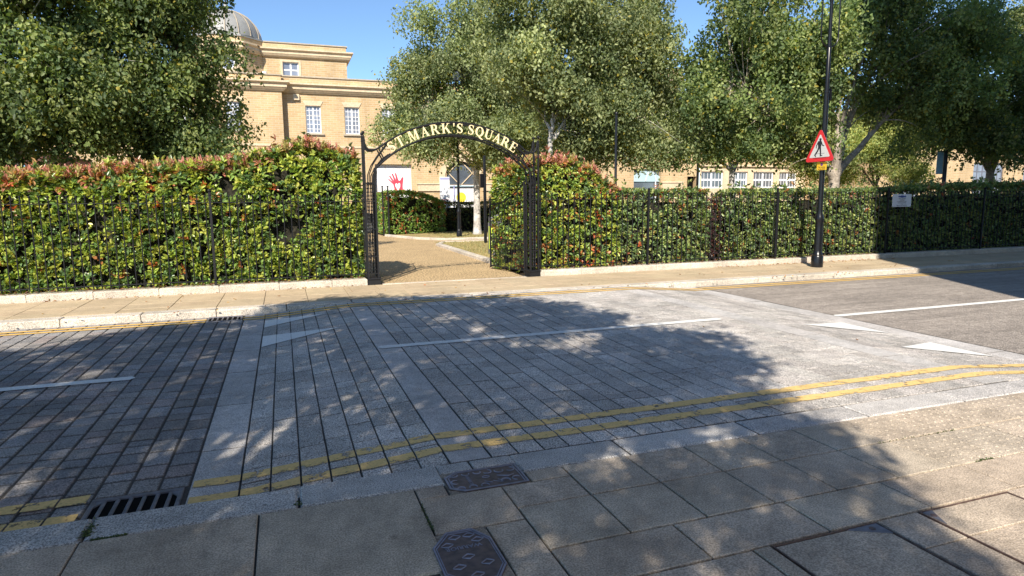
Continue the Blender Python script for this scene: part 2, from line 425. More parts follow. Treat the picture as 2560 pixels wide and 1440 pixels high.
mb = MB(); mb.add([(-12, 3.36, -0.012), (40, 3.36, -0.012), (40, 3.43, -0.012), (-12, 3.43, -0.012)], [(0, 1, 2, 3)])
# near pavement: slabs laid out as in the photograph
mb = MB()
def slab(x0, x1, y0, y1, c=None, top=0.0):
    mb.chbox(x0+0.005, x1-0.005, y0+0.004, y1-0.004, -0.05, top+random.uniform(-0.0025, 0.001), 0.004, c or jit(0.07, 0.05), tilt=(random.uniform(-1, 1)*0.002, random.uniform(-1, 1)*0.002))
slab(-0.2, 0.61, 2.55, 3.385); slab(-1.0, -0.2, 2.55, 3.385); slab(-1.8, -1.0, 2.55, 3.385); slab(-2.7, -1.8, 2.55, 3.385)
slab(0.61, 1.08, 2.86, 3.245); slab(0.61, 0.78, 3.245, 3.385)
for k in range(9): slab(-2.6+0.32*k*2, -2.6+0.32*(k+1)*2, 1.9, 2.55) if -2.6+0.64*(k+1) < 0.55 else None
slab(-0.04, 0.56, 1.9, 2.55) if False else None
slab(0.865, 1.08, 2.2, 2.855); slab(0.56, 0.86, 1.9, 2.39)
slab(1.265, 1.51, 3.245, 3.385)
slab(1.08, 1.51, 2.98, 3.245)
xs = [1.51, 1.95, 2.38, 2.81, 3.26, 3.69, 4.13, 4.57, 5.01, 5.45, 5.9, 6.34, 6.78, 7.22, 7.66, 8.1]
for a, b in zip(xs, xs[1:]): slab(a, b, 2.98, 3.385)
xs2 = [1.08]+xs
for a, b in zip(xs2, xs2[1:]): slab(a, b, 2.55, 2.975)
xs3 = [1.08, 1.74, 2.42, 3.10, 3.41+0.35, 4.44, 5.1, 5.8, 6.5, 7.2, 7.9]
for a, b in zip(xs3, xs3[1:]): slab(a, b, 2.225, 2.545)
xs4 = [0.86, 1.3, 1.95]
for a, b in zip(xs4, xs4[1:]): slab(a, b, 1.55, 2.195 if a < 1 else 2.22)
slab(0.0, 0.56, 1.2, 1.9); slab(0.56, 1.3, 0.9, 1.55); slab(1.3, 1.95, 0.9, 1.55)
# slabs round and inside the recessed covers
slab(1.95, 2.05, 1.4, 2.22)
slab(2.70, 2.98, 1.95, 2.22); slab(2.70, 2.98, 1.4, 1.95); slab(2.060, 2.685, 1.355, 2.206, top=-0.002)
slab(2.988, 3.637, 1.96, 2.206, top=-0.002); slab(2.988, 3.637, 1.355, 1.96, top=-0.002); slab(2.0, 3.64, 1.0, 1.345); slab(3.65, 4.3, 1.96, 2.22); slab(4.3, 5.2, 1.3, 2.22)
for k in range(8):
    for j in range(3): slab(-2.6+0.8*k, -1.8+0.8*k, -1.2+0.8*j-0.0, -0.4+0.8*j) if j < 2 else None
for k in range(6): slab(3.9+0.8*k, 4.7+0.8*k, 0.3, 1.29)
S(mb, 'pavement', M['slab'])
mb = MB(); mb.add([(-12, -12, -0.014), (40, -12, -0.014), (40, 3.42, -0.014), (-12, 3.42, -0.014)], [(0, 1, 2, 3)])
S(mb, 'pavement_joints', M['grout'])
mb = MB(); mb.chbox(0.562, 0.863, 2.392, 2.857, -0.05, -0.005, 0.003, (0.75, 0.74, 0.72)); mb.chbox(0.787, 1.262, 3.246, 3.384, -0.05, -0.005, 0.003, (0.75, 0.74, 0.72)); mb.chbox(0.787, 1.262, 3.386, 3.53, -0.05, -0.005, 0.003, (0.8, 0.8, 0.8)); S(mb, 'cover_surround', M['slab'])
# tactile blisters
mb = MB()
def dome(x, y, r_, h):
    n = 8; vs = [(x+r_*math.cos(2*math.pi*k/n), y+r_*math.sin(2*math.pi*k/n), -0.001) for k in range(n)]+[(x+r_*0.6*math.cos(2*math.pi*k/n), y+r_*0.6*math.sin(2*math.pi*k/n), h) for k in range(n)]
    mb.add(vs, [(k, (k+1) % n, n+(k+1) % n, n+k) for k in range(n)]+[tuple(range(n, 2*n))], (1.02, 1.01, 1.0))
x = 3.72
while x < 8:
    y = 2.60
    while y < 3.36:
        if abs(y-2.977) > 0.02: dome(x, y, 0.0125, 0.0036)
        y += 0.0665
    x += 0.0665
x = 1.56
while x < 3.2:
    y = 3.03
    while y < 3.36:
        dome(x, y, 0.011, 0.0022); y += 0.0665
    x += 0.0665
S(mb, 'tactile_blisters', M['slab'])

# far pavement
mb = MB()
def fslab(x0, x1, y0, y1):
    mb.chbox(x0+0.004, x1-0.004, y0+0.004, y1-0.004, -0.05, random.uniform(-0.003, 0.001), 0.004, jit(0.06, 0.04))
rows = [10.685, 11.02, 11.52, 12.425]
x = -9.2
while x < 0.95:
    for a, b in ((10.685, 11.02), (11.02, 11.5), (11.5, 12.425)): fslab(x, x+0.68, a, b)
    x += 0.68
x0 = x
while x < 40:
    for a, b in zip([10.685, 11.14, 11.6, 11.98, 12.425], [11.14, 11.6, 11.98, 12.425]): fslab(x+(0.0 if a < 11.5 else 0.1), x+0.5+(0.0 if a < 11.5 else 0.1), a, b)
    x += 0.5
fslab(x0-0.001, x0+0.1, 11.6, 12.425)
S(mb, 'pavement', M['slab_far'])
mb = MB(); mb.add([(-12, 10.5, -0.014), (60, 10.5, -0.014), (60, 12.9, -0.014), (-12, 12.9, -0.014)], [(0, 1, 2, 3)])
S(mb, 'pavement_joints', M['grout'])
# park ground
mb = MB(); mb.add([(-60, 12.8, -0.02), (70, 12.8, -0.02), (70, 60, -0.02), (-60, 60, -0.02)], [(0, 1, 2, 3)]); S(mb, 'park_soil', M['dirt'])
mb = MB()
pl = [(1.76, 12.5), (4.72, 12.5), (4.9, 15.7), (5.12, 22.4), (5.6, 23.9), (12, 24.3), (12, 25.3), (7.8, 25.3), (6.2, 25.25), (5.3, 26.4), (4.4, 29.3), (4.2, 33), (-4, 33), (-4, 14.6), (1.5, 14.6)]
mb.add([(a, b, 0.0) for a, b in pl], [tuple(range(len(pl)))])
S(mb, 'path', M['gravel'])
mb = MB(); mb.add([(-40, 29.5, -0.01), (4.3, 29.5, -0.01), (4.3, 37.4, -0.01), (-40, 37.4, -0.01)], [(0, 1, 2, 3)])
mb.add([(4.3, 33.2, -0.01), (60, 33.2, -0.01), (60, 38, -0.01), (4.3, 38, -0.01)], [(0, 1, 2, 3)]); S(mb, 'square_paving', M['ground'])
mb = MB()
pl = [(5.05, 15.9), (40, 15.9), (40, 23.9), (5.8, 23.9), (5.3, 22.5)]
mb.add([(a, b, 0.035) for a, b in pl], [tuple(range(len(pl)))])
pl = [(4.7, 29.4), (5.5, 26.6), (6.4, 25.45), (40, 25.5), (40, 33), (4.4, 33)]
mb.add([(a, b, 0.035) for a, b in pl], [tuple(range(len(pl)))])
S(mb, 'lawn', M['lawn'])
# grass blades on the lawn
def blades(name, region, n, h, seed):
    rg = np.random.default_rng(seed)
    P = []
    x0, x1, y0, y1 = region
    px = rg.uniform(x0, x1, n); py = rg.uniform(y0, y1, n)
    vs = np.zeros((n, 3, 3)); a = rg.uniform(0, 6.28, n); hh = h*rg.uniform(0.5, 1.3, n)
    vs[:, 0] = np.c_[px-0.012*np.cos(a), py-0.012*np.sin(a), np.full(n, 0.03)]
    vs[:, 1] = np.c_[px+0.012*np.cos(a), py+0.012*np.sin(a), np.full(n, 0.03)]
    vs[:, 2] = np.c_[px+rg.normal(0, 0.02, n), py+rg.normal(0, 0.02, n), 0.03+hh]
    me = bpy.data.meshes.new(name)
    me.vertices.add(3*n); me.vertices.foreach_set('co', vs.reshape(-1))
    me.loops.add(3*n); me.loops.foreach_set('vertex_index', np.arange(3*n, dtype=np.int32))
    me.polygons.add(n); me.polygons.foreach_set('loop_start', np.arange(0, 3*n, 3, dtype=np.int32))
    ca = me.color_attributes.new('Col', 'FLOAT_COLOR', 'POINT')
    c = np.ones((n, 3, 4), np.float32); t = rg.random(n)[:, None, None]
    c[:, :, :3] = np.array([0.4, 0.31, 0.14])*(1-t)+np.array([0.2, 0.22, 0.08])*t
    ca.data.foreach_set('color', c.ravel()); me.materials.append(M['litter']); me.update()
    o = bpy.data.objects.new(name, me); COL.objects.link(o); return o
g1 = blades('grass', (5.35, 9, 16, 23.8), 9000, 0.05, 3); g1['kind'] = 'stuff'; g1['label'] = 'dry straw coloured grass inside the stone edging by the path'; g1['category'] = 'grass'
g2 = blades('grass', (6.5, 11, 25.6, 31), 9000, 0.05, 4); g2['kind'] = 'stuff'; g2['label'] = 'dry grass under the park lamp and pale tree trunk'; g2['category'] = 'grass'
# stone edgings of the path
def edging(pts, wd, z1, name='path_edging'):
    mb = MB()
    for (ax, ay), (bx, by) in zip(pts, pts[1:]):
        L_ = math.hypot(bx-ax, by-ay); k = max(1, round(L_/0.9))
        for i in range(k):
            p = Vector((ax+(bx-ax)*i/k, ay+(by-ay)*i/k, 0)); q = Vector((ax+(bx-ax)*(i+1)/k, ay+(by-ay)*(i+1)/k, 0))
            d = (q-p).normalized(); nn = Vector((d.y, -d.x, 0))
            p += d*0.006; q -= d*0.006
            a = [p, q, q+nn*wd, p+nn*wd]; c = 0.015
            b = [p+d*c+nn*c, q-d*c+nn*c, q-d*c+nn*(wd-c), p+d*c+nn*(wd-c)]
            vs = [(v.x, v.y, -0.05) for v in a]+[(v.x, v.y, z1-c) for v in a]+[(v.x, v.y, z1) for v in b]
            fs = [(0, 1, 5, 4), (1, 2, 6, 5), (2, 3, 7, 6), (3, 0, 4, 7), (4, 5, 9, 8), (5, 6, 10, 9), (6, 7, 11, 10), (7, 4, 8, 11), (8, 9, 10, 11)]
            mb.add(vs, fs, jit(0.08, 0.02))
    S(mb, name, M['kerb_far'])
edging([(4.88, 15.3), (5.1, 22.4)], 0.2, 0.09)
edging([(5.1, 22.45), (5.6, 23.75), (12, 24.1)], 0.16, 0.07)
edging([(4.35, 29.6), (5.2, 26.5), (6.15, 25.3), (7.9, 25.35), (14, 25.4)][::-1], 0.16, 0.09)

# ------------------------------------------------------------------ road markings
def ribbon(mb, x0, x1, y0f, y1f, lift=0.004, brk=None, gap=0.012, step=0.12, wob=0.004, z=None, sub=None):
    """paint strip that follows the road height, broken at joints listed in brk"""
    cuts = [x0]+[b for b in (brk or []) if x0 < b < x1]+[x1]
    for a, b in zip(cuts, cuts[1:]):
        a2 = a+(gap/2 if a != x0 else 0); b2 = b-(gap/2 if b != x1 else 0)
        k = max(1, int((b2-a2)/step)+1); vs = []
        for i in range(k+1):
            x = a2+(b2-a2)*i/k
            zz = zr(x)+lift
            vs += [(x, y0f(x)+random.uniform(-wob, wob), zz), (x, y1f(x)+random.uniform(-wob, wob), zz)]
        mb.add(vs, [(2*i, 2*i+2, 2*i+3, 2*i+1) for i in range(k)])
jl = [-0.62-0.171*k for k in range(1, 45)]+[-0.62, X_RL0]+[X_RL0+0.1743*k for k in range(1, 8)]+[1.16+wc*k for k in range(ncol+1)]
jl.sort()
K = lambda v: (lambda x: v)
mb = MB()
for (a, b) in ((-9, -1.15), (-0.60, 30)):
    ribbon(mb, a, b, K(3.838), K(3.945), brk=[q for q in jl if q < 2.2], wob=0.007)
    ribbon(mb, a, b, K(4.076), K(4.184), brk=[q for q in jl if q < 2.2], wob=0.007)
S(mb, 'yellow_lines', M['ypaint'])
mb = MB()
for (a, b) in ((-9, -1.13), (-0.63, 50)):
    ribbon(mb, a, b, K(9.93), K(10.01)); ribbon(mb, a, b, K(10.11), K(10.19))
S(mb, 'yellow_lines', M['ypaintfar'])
mb = MB()
def rl(x, a, b, r_): # rounded end helper
    d = min(x-a, b-x)
    return 1 if d > r_ else max(0.25, math.sqrt(max(0, 1-(1-d/r_)**2)))
def dash(a, b):
    ribbon(mb, a, b, lambda x: 6.985-0.066*rl(x, a, b, 0.05), lambda x: 6.985+0.066*rl(x, a, b, 0.05), step=0.04, wob=0.003, lift=0.005)
dash(-6, -1.45); dash(0.91, 5.44); dash(7.42, 13.0); dash(15, 20)
S(mb, 'centre_line', M['wpaint'])
mb = MB()
def tri(a, b, c, n=10, cuts=None):
    # a: base corner, b: base corner, c: tip
    ts = [i/n for i in range(n+1)] if not cuts else [0]+[(q-a[0])/(c[0]-a[0]) for q in cuts if a[0] < q < c[0]-0.01]+[1]
    for t0, t1 in zip(ts, ts[1:]):
        if cuts: t1 -= 0.004
        L = lambda p, q, t: (p[0]+(q[0]-p[0])*t, p[1]+(q[1]-p[1])*t)
        p0, p1, q0, q1 = L(a, c, t0), L(a, c, t1), L(b, c, t0), L(b, c, t1)
        vs = [(*p, zr(p[0])+0.005) for p in (p0, p1, q1, q0)]
        mb.add(vs, [(0, 3, 2, 1)])
tri((-0.32, 9.75), (-0.32, 9.2), (0.52, 9.62), cuts=jl); tri((-0.32, 8.6), (-0.32, 7.95), (0.64, 8.45), cuts=jl)
tri((7.1, 6.55), (7.06, 5.8), (6.25, 6.38)); tri((7.05, 5.25), (7.02, 4.5), (6.28, 5.0))
S(mb, 'ramp_triangles', M['wpaintworn'])

# ------------------------------------------------------------------ gully grates
def gully(y0, y1, label):
    t = thing('gully_grate', label, 'drain grate', (-0.88, (y0+y1)/2, -0.1))
    x0, x1 = -1.125, -0.645
    mb = MB(); mb.box(x0+0.01, x1-0.01, y0+0.01, y1-0.01, -0.119, -0.1093)
    part(mb, 'pit', M['hole'], t)
    mb = MB(); zt = -0.098
    for a in ((x0, x1, y0, y0+0.03), (x0, x1, y1-0.035, y1), (x0, x0+0.025, y0+0.0301, y1-0.0351), (x1-0.025, x1, y0+0.0301, y1-0.0351)):
        mb.chbox(*a, -0.118, zt, 0.004)
    part(mb, 'frame', M['grate'], t)
    mb = MB(); k = 7; 
    for i in range(1, k):
        xx = x0+(x1-x0)*i/k
        mb.chbox(xx-0.011, xx+0.011, y0+0.031, y1-0.036, -0.116, zt-0.003, 0.004)
    ym = y0+0.05
    for (u, v) in ((x0+0.025, 1), (x1-0.025, -1)):
        mb.add([(u, y1-0.035, zt-0.004), (u+v*0.05, y1-0.035, zt-0.004), (u, y1-0.11, zt-0.004), (u, y1-0.035, -0.116), (u+v*0.05, y1-0.035, -0.116), (u, y1-0.11, -0.116)],
               [(0, 2, 1), (3, 4, 5), (0, 1, 4, 3), (1, 2, 5, 4), (2, 0, 3, 5)])
    part(mb, 'bars', M['grate'], t)
gully(3.665, 4.115, 'iron gully grate by the near kerb in the dark block road')
gully(9.99, 10.39, 'small looking iron gully grate under the far kerb')

# ------------------------------------------------------------------ inspection covers
def text_mesh(txt, size, mat, name, loc, rot=(0, 0, 0), extrude=0.001, parent=None, align='CENTER', sx=1.0):
    cu = bpy.data.curves.new('t', 'FONT'); cu.body = txt; cu.size = size; cu.extrude = extrude
    cu.align_x = align; cu.align_y = 'CENTER'; cu.resolution_u = 2
    ob = bpy.data.objects.new('t', cu); COL.objects.link(ob)
    dg = bpy.context.evaluated_depsgraph_get()
    me = bpy.data.meshes.new_from_object(ob.evaluated_get(dg))
    bpy.data.objects.remove(ob)
    from mathutils import Euler
    me.transform(Matrix.Translation(loc) @ Euler(rot).to_matrix().to_4x4() @ Matrix.Diagonal((sx, 1, 1, 1)))
    me.materials.clear(); me.materials.append(mat)
    me.name = name
    o = bpy.data.objects.new(name, me); COL.objects.link(o)
    if parent is not None:
        if parent.parent: o.parent = parent
        else: keep(parent, o)
    return o
def cover(label, outline, z, pat, txts, loc):
    t = thing('inspection_cover', label, 'manhole cover', loc)
    cx = sum(p[0] for p in outline)/len(outline); cy = sum(p[1] for p in outline)/len(outline)
    mb = MB(); mb.prism([(p[0], p[1]) for p in outline], (0, 0, -0.012), (1, 0, 0), (0, 1, 0), 0.012+z)
    part(mb, 'plate', M['cast'], t)
    mb = MB()
    k = len(outline)
    for s0, s1, h in ((0.99, 0.94, z+0.004), (0.91, 0.88, z+0.003)):
        for i in range(k):
            a, b = outline[i], outline[(i+1) % k]
            q = lambda p, s_: (cx+(p[0]-cx)*s_, cy+(p[1]-cy)*(s_ if k > 6 else s_*1.0))
            A, B, C_, D = q(a, s0), q(b, s0), q(b, s1), q(a, s1)
            vs = [(*p, z-0.002) for p in (A, B, C_, D)]+[(*p, h) for p in (A, B, C_, D)]
            mb.add(vs, [(4, 5, 6, 7), (0, 1, 5, 4), (2, 3, 7, 6), (1, 2, 6, 5), (3, 0, 4, 7)])
    part(mb, 'rim', M['castraise'], t)
    for pts, r_ in pat:
        mb = MB(); mb.tube([(p[0], p[1], z+0.001) for p in pts], [r_*0.5]+[r_]*(len(pts)-2)+[r_*0.5], 6); part(mb, 'raised_scroll', M['castraise'], t)
    for tx, x_, y_, sz, rz in txts:
        text_mesh(tx, sz, M['castraise'], 'lettering', (x_, y_, z+0.001), (0, 0, rz), 0.0016, t)
def arcp(cx, cy, r_, a0, a1, n=7, sy=1.0): return [(cx+r_*math.cos(R(a0+(a1-a0)*i/n)), cy+sy*r_*math.sin(R(a0+(a1-a0)*i/n))) for i in range(n+1)]
o1 = [(0.795, 3.31), (0.87, 3.252), (1.15, 3.25), (1.255, 3.252), (1.258, 3.37), (1.255, 3.515), (0.875, 3.515), (0.797, 3.455)]
pat = []
for i, xx in enumerate((0.86, 0.93, 1.0)):
    pat.append((arcp(xx, 3.47, 0.022, 160, 380), 0.004)); pat.append((arcp(xx, 3.29, 0.022, -20, 200), 0.004))
for (xx, yy, a) in ((1.06, 3.46, 200), (1.13, 3.45, 150), (1.2, 3.45, 210), (1.2, 3.32, 30), (1.13, 3.31, -20), (0.85, 3.38, 60)):
    pat.append((arcp(xx, yy, 0.026, a, a+230), 0.0045))
pat += [([(1.1, 3.39), (1.16, 3.36), (1.2, 3.375)], 0.006), ([(1.06, 3.33), (1.1, 3.3)], 0.005), ([(1.09, 3.34), (1.12, 3.31)], 0.005), ([(1.01, 3.34), (1.05, 3.31)], 0.005)]
pat.append((arcp(1.035, 3.395, 0.022, 0, 360, 10, 0.55), 0.003))
cover('rusty cast iron cover with chamfered corners notched into the near kerb', o1, 0.001, pat, [('WARRIOR', 0.93, 3.385, 0.032, R(-90))], (1.03, 3.38, 0))
o2 = [(0.57, 2.735), (0.66, 2.855), (0.79, 2.855), (0.855, 2.74), (0.855, 2.50), (0.79, 2.40), (0.66, 2.40), (0.57, 2.50)]
pat = []
for (xx, yy) in ((0.69, 2.80), (0.76, 2.80), (0.64, 2.74), (0.79, 2.75), (0.71, 2.62), (0.65, 2.55), (0.78, 2.55), (0.71, 2.47)):
    pat.append(([(xx-0.03, yy-0.004), (xx, yy+0.016), (xx+0.03, yy)], 0.0045)); pat.append(([(xx-0.03, yy-0.008), (xx, yy-0.024), (xx+0.03, yy-0.004)], 0.0045))
cover('bluish iron cover with rounded end in the near pavement at the bottom edge', o2, 0.001, pat, [('WARRIOR', 0.71, 2.70, 0.038, R(180))], (0.71, 2.6, 0))
# rectangular recessed covers filled with paving
def recessed(label, x0, x1, y0, y1, corners):
    t = thing('recessed_cover', label, 'manhole cover', ((x0+x1)/2, (y0+y1)/2, 0))
    mb = MB()
    for a in ((x0, x1, y1-0.007, y1), (x0, x1, y0, y0+0.007), (x0, x0+0.007, y0+0.0071, y1-0.0071), (x1-0.007, x1, y0+0.0071, y1-0.0071)):
        mb.chbox(*a, -0.02, 0.002, 0.002)
    part(mb, 'frame', M['cast'], t)
    for poly in corners:
        mb = MB(); mb.prism(poly, (0, 0, -0.02), (1, 0, 0), (0, 1, 0), 0.0225)
        cx = sum(p[0] for p in poly)/3; cy = sum(p[1] for p in poly)/3
        o = part(mb, 'corner_plate', M['grate'], t)
        mb = MB(); mb.lathe(cx, cy, [(0.016, 0.002), (0.016, 0.004), (0.009, 0.005)], 12)
        mb.build('lifting_eye', M['cast'], o)
recessed('paving filled recessed cover with steel frame at the bottom right', 2.055, 2.69, 1.35, 2.21, [[(2.50, 2.197), (2.677, 2.197), (2.677, 2.10)], [(2.07, 2.197), (2.2, 2.197), (2.07, 2.12)]][:1])
recessed('paving filled recessed cover nearest the sunny bottom right corner', 2.985, 3.64, 1.35, 2.21, [[(2.998, 2.197), (3.06, 2.197), (2.998, 2.07)]])

# ------------------------------------------------------------------ plinth and railings
YFEN = 12.55
def plinth(x0, x1, label):
    t = thing('railing_plinth', label, 'plinth', ((x0+x1)/2, 12.58, 0))
    x = x0
    mb = MB()
    while x < x1-0.05:
        xe = min(x+random.uniform(0.85, 1.05), x1)
        if x1-xe < 0.3: xe = x1
        mb.chbox(x+0.004, xe-0.004, 12.43, 12.74, -0.1, 0.12+random.uniform(-0.003, 0.003), 0.014, jit(0.07, 0.03)); x = xe
    part(mb, 'stone_course', M['kerb_far'], t)
plinth(-9, 1.47, 'pale granite plinth under the railings left of the arch')
plinth(5.06, 30, 'pale granite plinth under the railings right of the arch')
mb = MB(); mb.chbox(1.76, 4.74, 12.40, 12.52, -0.1, 0.004, 0.005, (1.1, 1.05, 1)); S(mb, 'threshold', M['kerb_far'])

def fence(x0, x1, label, posts, ht=1.6):
    t = thing('iron_railings', label, 'railings', ((x0+x1)/2, YFEN, 0.1))
    mb = MB(); mb.box(x0, x1, YFEN-0.018, YFEN+0.018, ht-0.006, ht+0.006); part(mb, 'top_rail', M['iron'], t)
    mb = MB(); mb.box(x0, x1, YFEN-0.02, YFEN+0.02, 0.20, 0.215); part(mb, 'bottom_rail', M['iron'], t)
    for px in posts:
        mb = MB(); mb.box(px-0.02, px+0.02, YFEN-0.02, YFEN+0.02, 0.1, ht+0.18); mb.sphere((px, YFEN, ht+0.21), 0.032, 10)
        mb.lathe(px, YFEN, [(0.03, ht+0.12), (0.03, ht+0.14)], 8)
        part(mb, 'post', M['iron'], t, True)
    mb = MB(); mb.tube([(0, 0, 0.16), (0, 0, ht+0.10)], 0.0095, 8)
    mb.lathe(0, 0, [(0.012, ht+0.02), (0.016, ht+0.03), (0.012, ht+0.04)], 8); mb.sphere((0, 0, ht+0.115), 0.02, 8, 1.1)
    proto = mb.build('bar', M['iron'], None, True)
    xs = []; x = x0+0.07
    while x < x1-0.02:
        if all(abs(x-p) > 0.05 for p in posts): xs.append(x)
        x += 0.13
    cx = 3 if x0 < 3 else 5
    xs.sort(key=lambda q: abs(q-cx))
    for i, xx in enumerate(xs[:100]):
        o = proto if i == 0 else proto.copy()
        if i: COL.objects.link(o)
        o.location = (xx, YFEN, 0); o.parent = t; o.matrix_parent_inverse = Matrix.Translation(-t.location)
    if len(xs) > 100:
        mb = MB()
        for xx in xs[100:]:
            mb.tube([(xx, YFEN, 0.16), (xx, YFEN, ht+0.10)], 0.0095, 8); mb.sphere((xx, YFEN, ht+0.115), 0.02, 8, 1.1)
        part(mb, 'bar', M['iron'], t, kind='stuff')
fence(-8.5, 1.49, 'low black iron railings in front of the hedge left of the arch', [-1.2, -4.85, -8.4])
fence(5.04, 27, 'long run of black iron railings right of the arch', [7.72, 11.3, 14.9, 18.5, 22.1, 25.7])

# ------------------------------------------------------------------ leaves
def leaves_mesh(name, P, A, Nn, L_, W_, C_, mat, fold=0.25):
    """P base, A axis, Nn face normal, length, width, colour: each leaf is two folded quads"""
    n = len(P)
    A = A/np.linalg.norm(A, axis=1)[:, None]
    B = np.cross(A, Nn); B /= (np.linalg.norm(B, axis=1)[:, None]+1e-9)
    Nn = np.cross(B, A)
    L_ = L_[:, None]; W_ = W_[:, None]
    v = np.zeros((n, 6, 3))
    v[:, 0] = P
    v[:, 1] = P+A*L_*0.30+B*W_*0.46+Nn*W_*fold
    v[:, 2] = P+A*L_*0.68+B*W_*0.42+Nn*W_*fold*0.8
    v[:, 3] = P+A*L_-Nn*L_*0.12
    v[:, 4] = P+A*L_*0.68-B*W_*0.42+Nn*W_*fold*0.8
    v[:, 5] = P+A*L_*0.30-B*W_*0.46+Nn*W_*fold
    me = bpy.data.meshes.new(name)
    me.vertices.add(6*n); me.vertices.foreach_set('co', v.reshape(-1).astype(np.float32))
    idx = (np.arange(n)[:, None]*6+np.array([0, 3, 2, 1, 0, 5, 4, 3])[None]).astype(np.int32)
    me.loops.add(8*n); me.loops.foreach_set('vertex_index', idx.ravel())
    me.polygons.add(2*n); me.polygons.foreach_set('loop_start', np.arange(0, 8*n, 4, dtype=np.int32))
    ca = me.color_attributes.new('Col', 'FLOAT_COLOR', 'POINT')
    c = np.ones((n, 6, 4), np.float32); c[:, :, :3] = C_[:, None, :]
    ca.data.foreach_set('color', c.ravel())
    me.materials.append(mat); me.update()
    o = bpy.data.objects.new(name, me); COL.objects.link(o)
    return o
def snoise(P, f, seed):
    rg = np.random.default_rng(seed); s = np.zeros(len(P))
    for k in range(6):
        d = rg.normal(0, 1, 3); d /= np.linalg.norm(d)
        d2 = rg.normal(0, 1, 3); d2 /= np.linalg.norm(d2)
        s += np.sin(P@d*f*rg.uniform(0.7, 1.6)+rg.uniform(0, 6.28))*np.cos(P@d2*f*rg.uniform(0.5, 1.2)+rg.uniform(0, 6.28))
    return s/6
def inpoly(x, y, poly):
    c = np.zeros(len(x), bool); k = len(poly)
    for i in range(k):
        (x1, y1), (x2, y2) = poly[i], poly[(i+1) % k]
        cond = ((y1 > y) != (y2 > y)) & (x < (x2-x1)*(y-y1)/(y2-y1+1e-12)+x1)
        c ^= cond
    return c
GREEN = np.array([[0.30, 0.36, 0.065], [0.19, 0.28, 0.07], [0.38, 0.40, 0.085], [0.12, 0.19, 0.07]])
GREEN2 = np.array([[0.23, 0.30, 0.10], [0.14, 0.21, 0.08], [0.34, 0.37, 0.14], [0.12, 0.18, 0.08]])
RED = np.array([[0.42, 0.17, 0.12], [0.46, 0.26, 0.11], [0.34, 0.16, 0.10]])
ORANGE = np.array([[0.40, 0.17, 0.06], [0.38, 0.10, 0.04]])
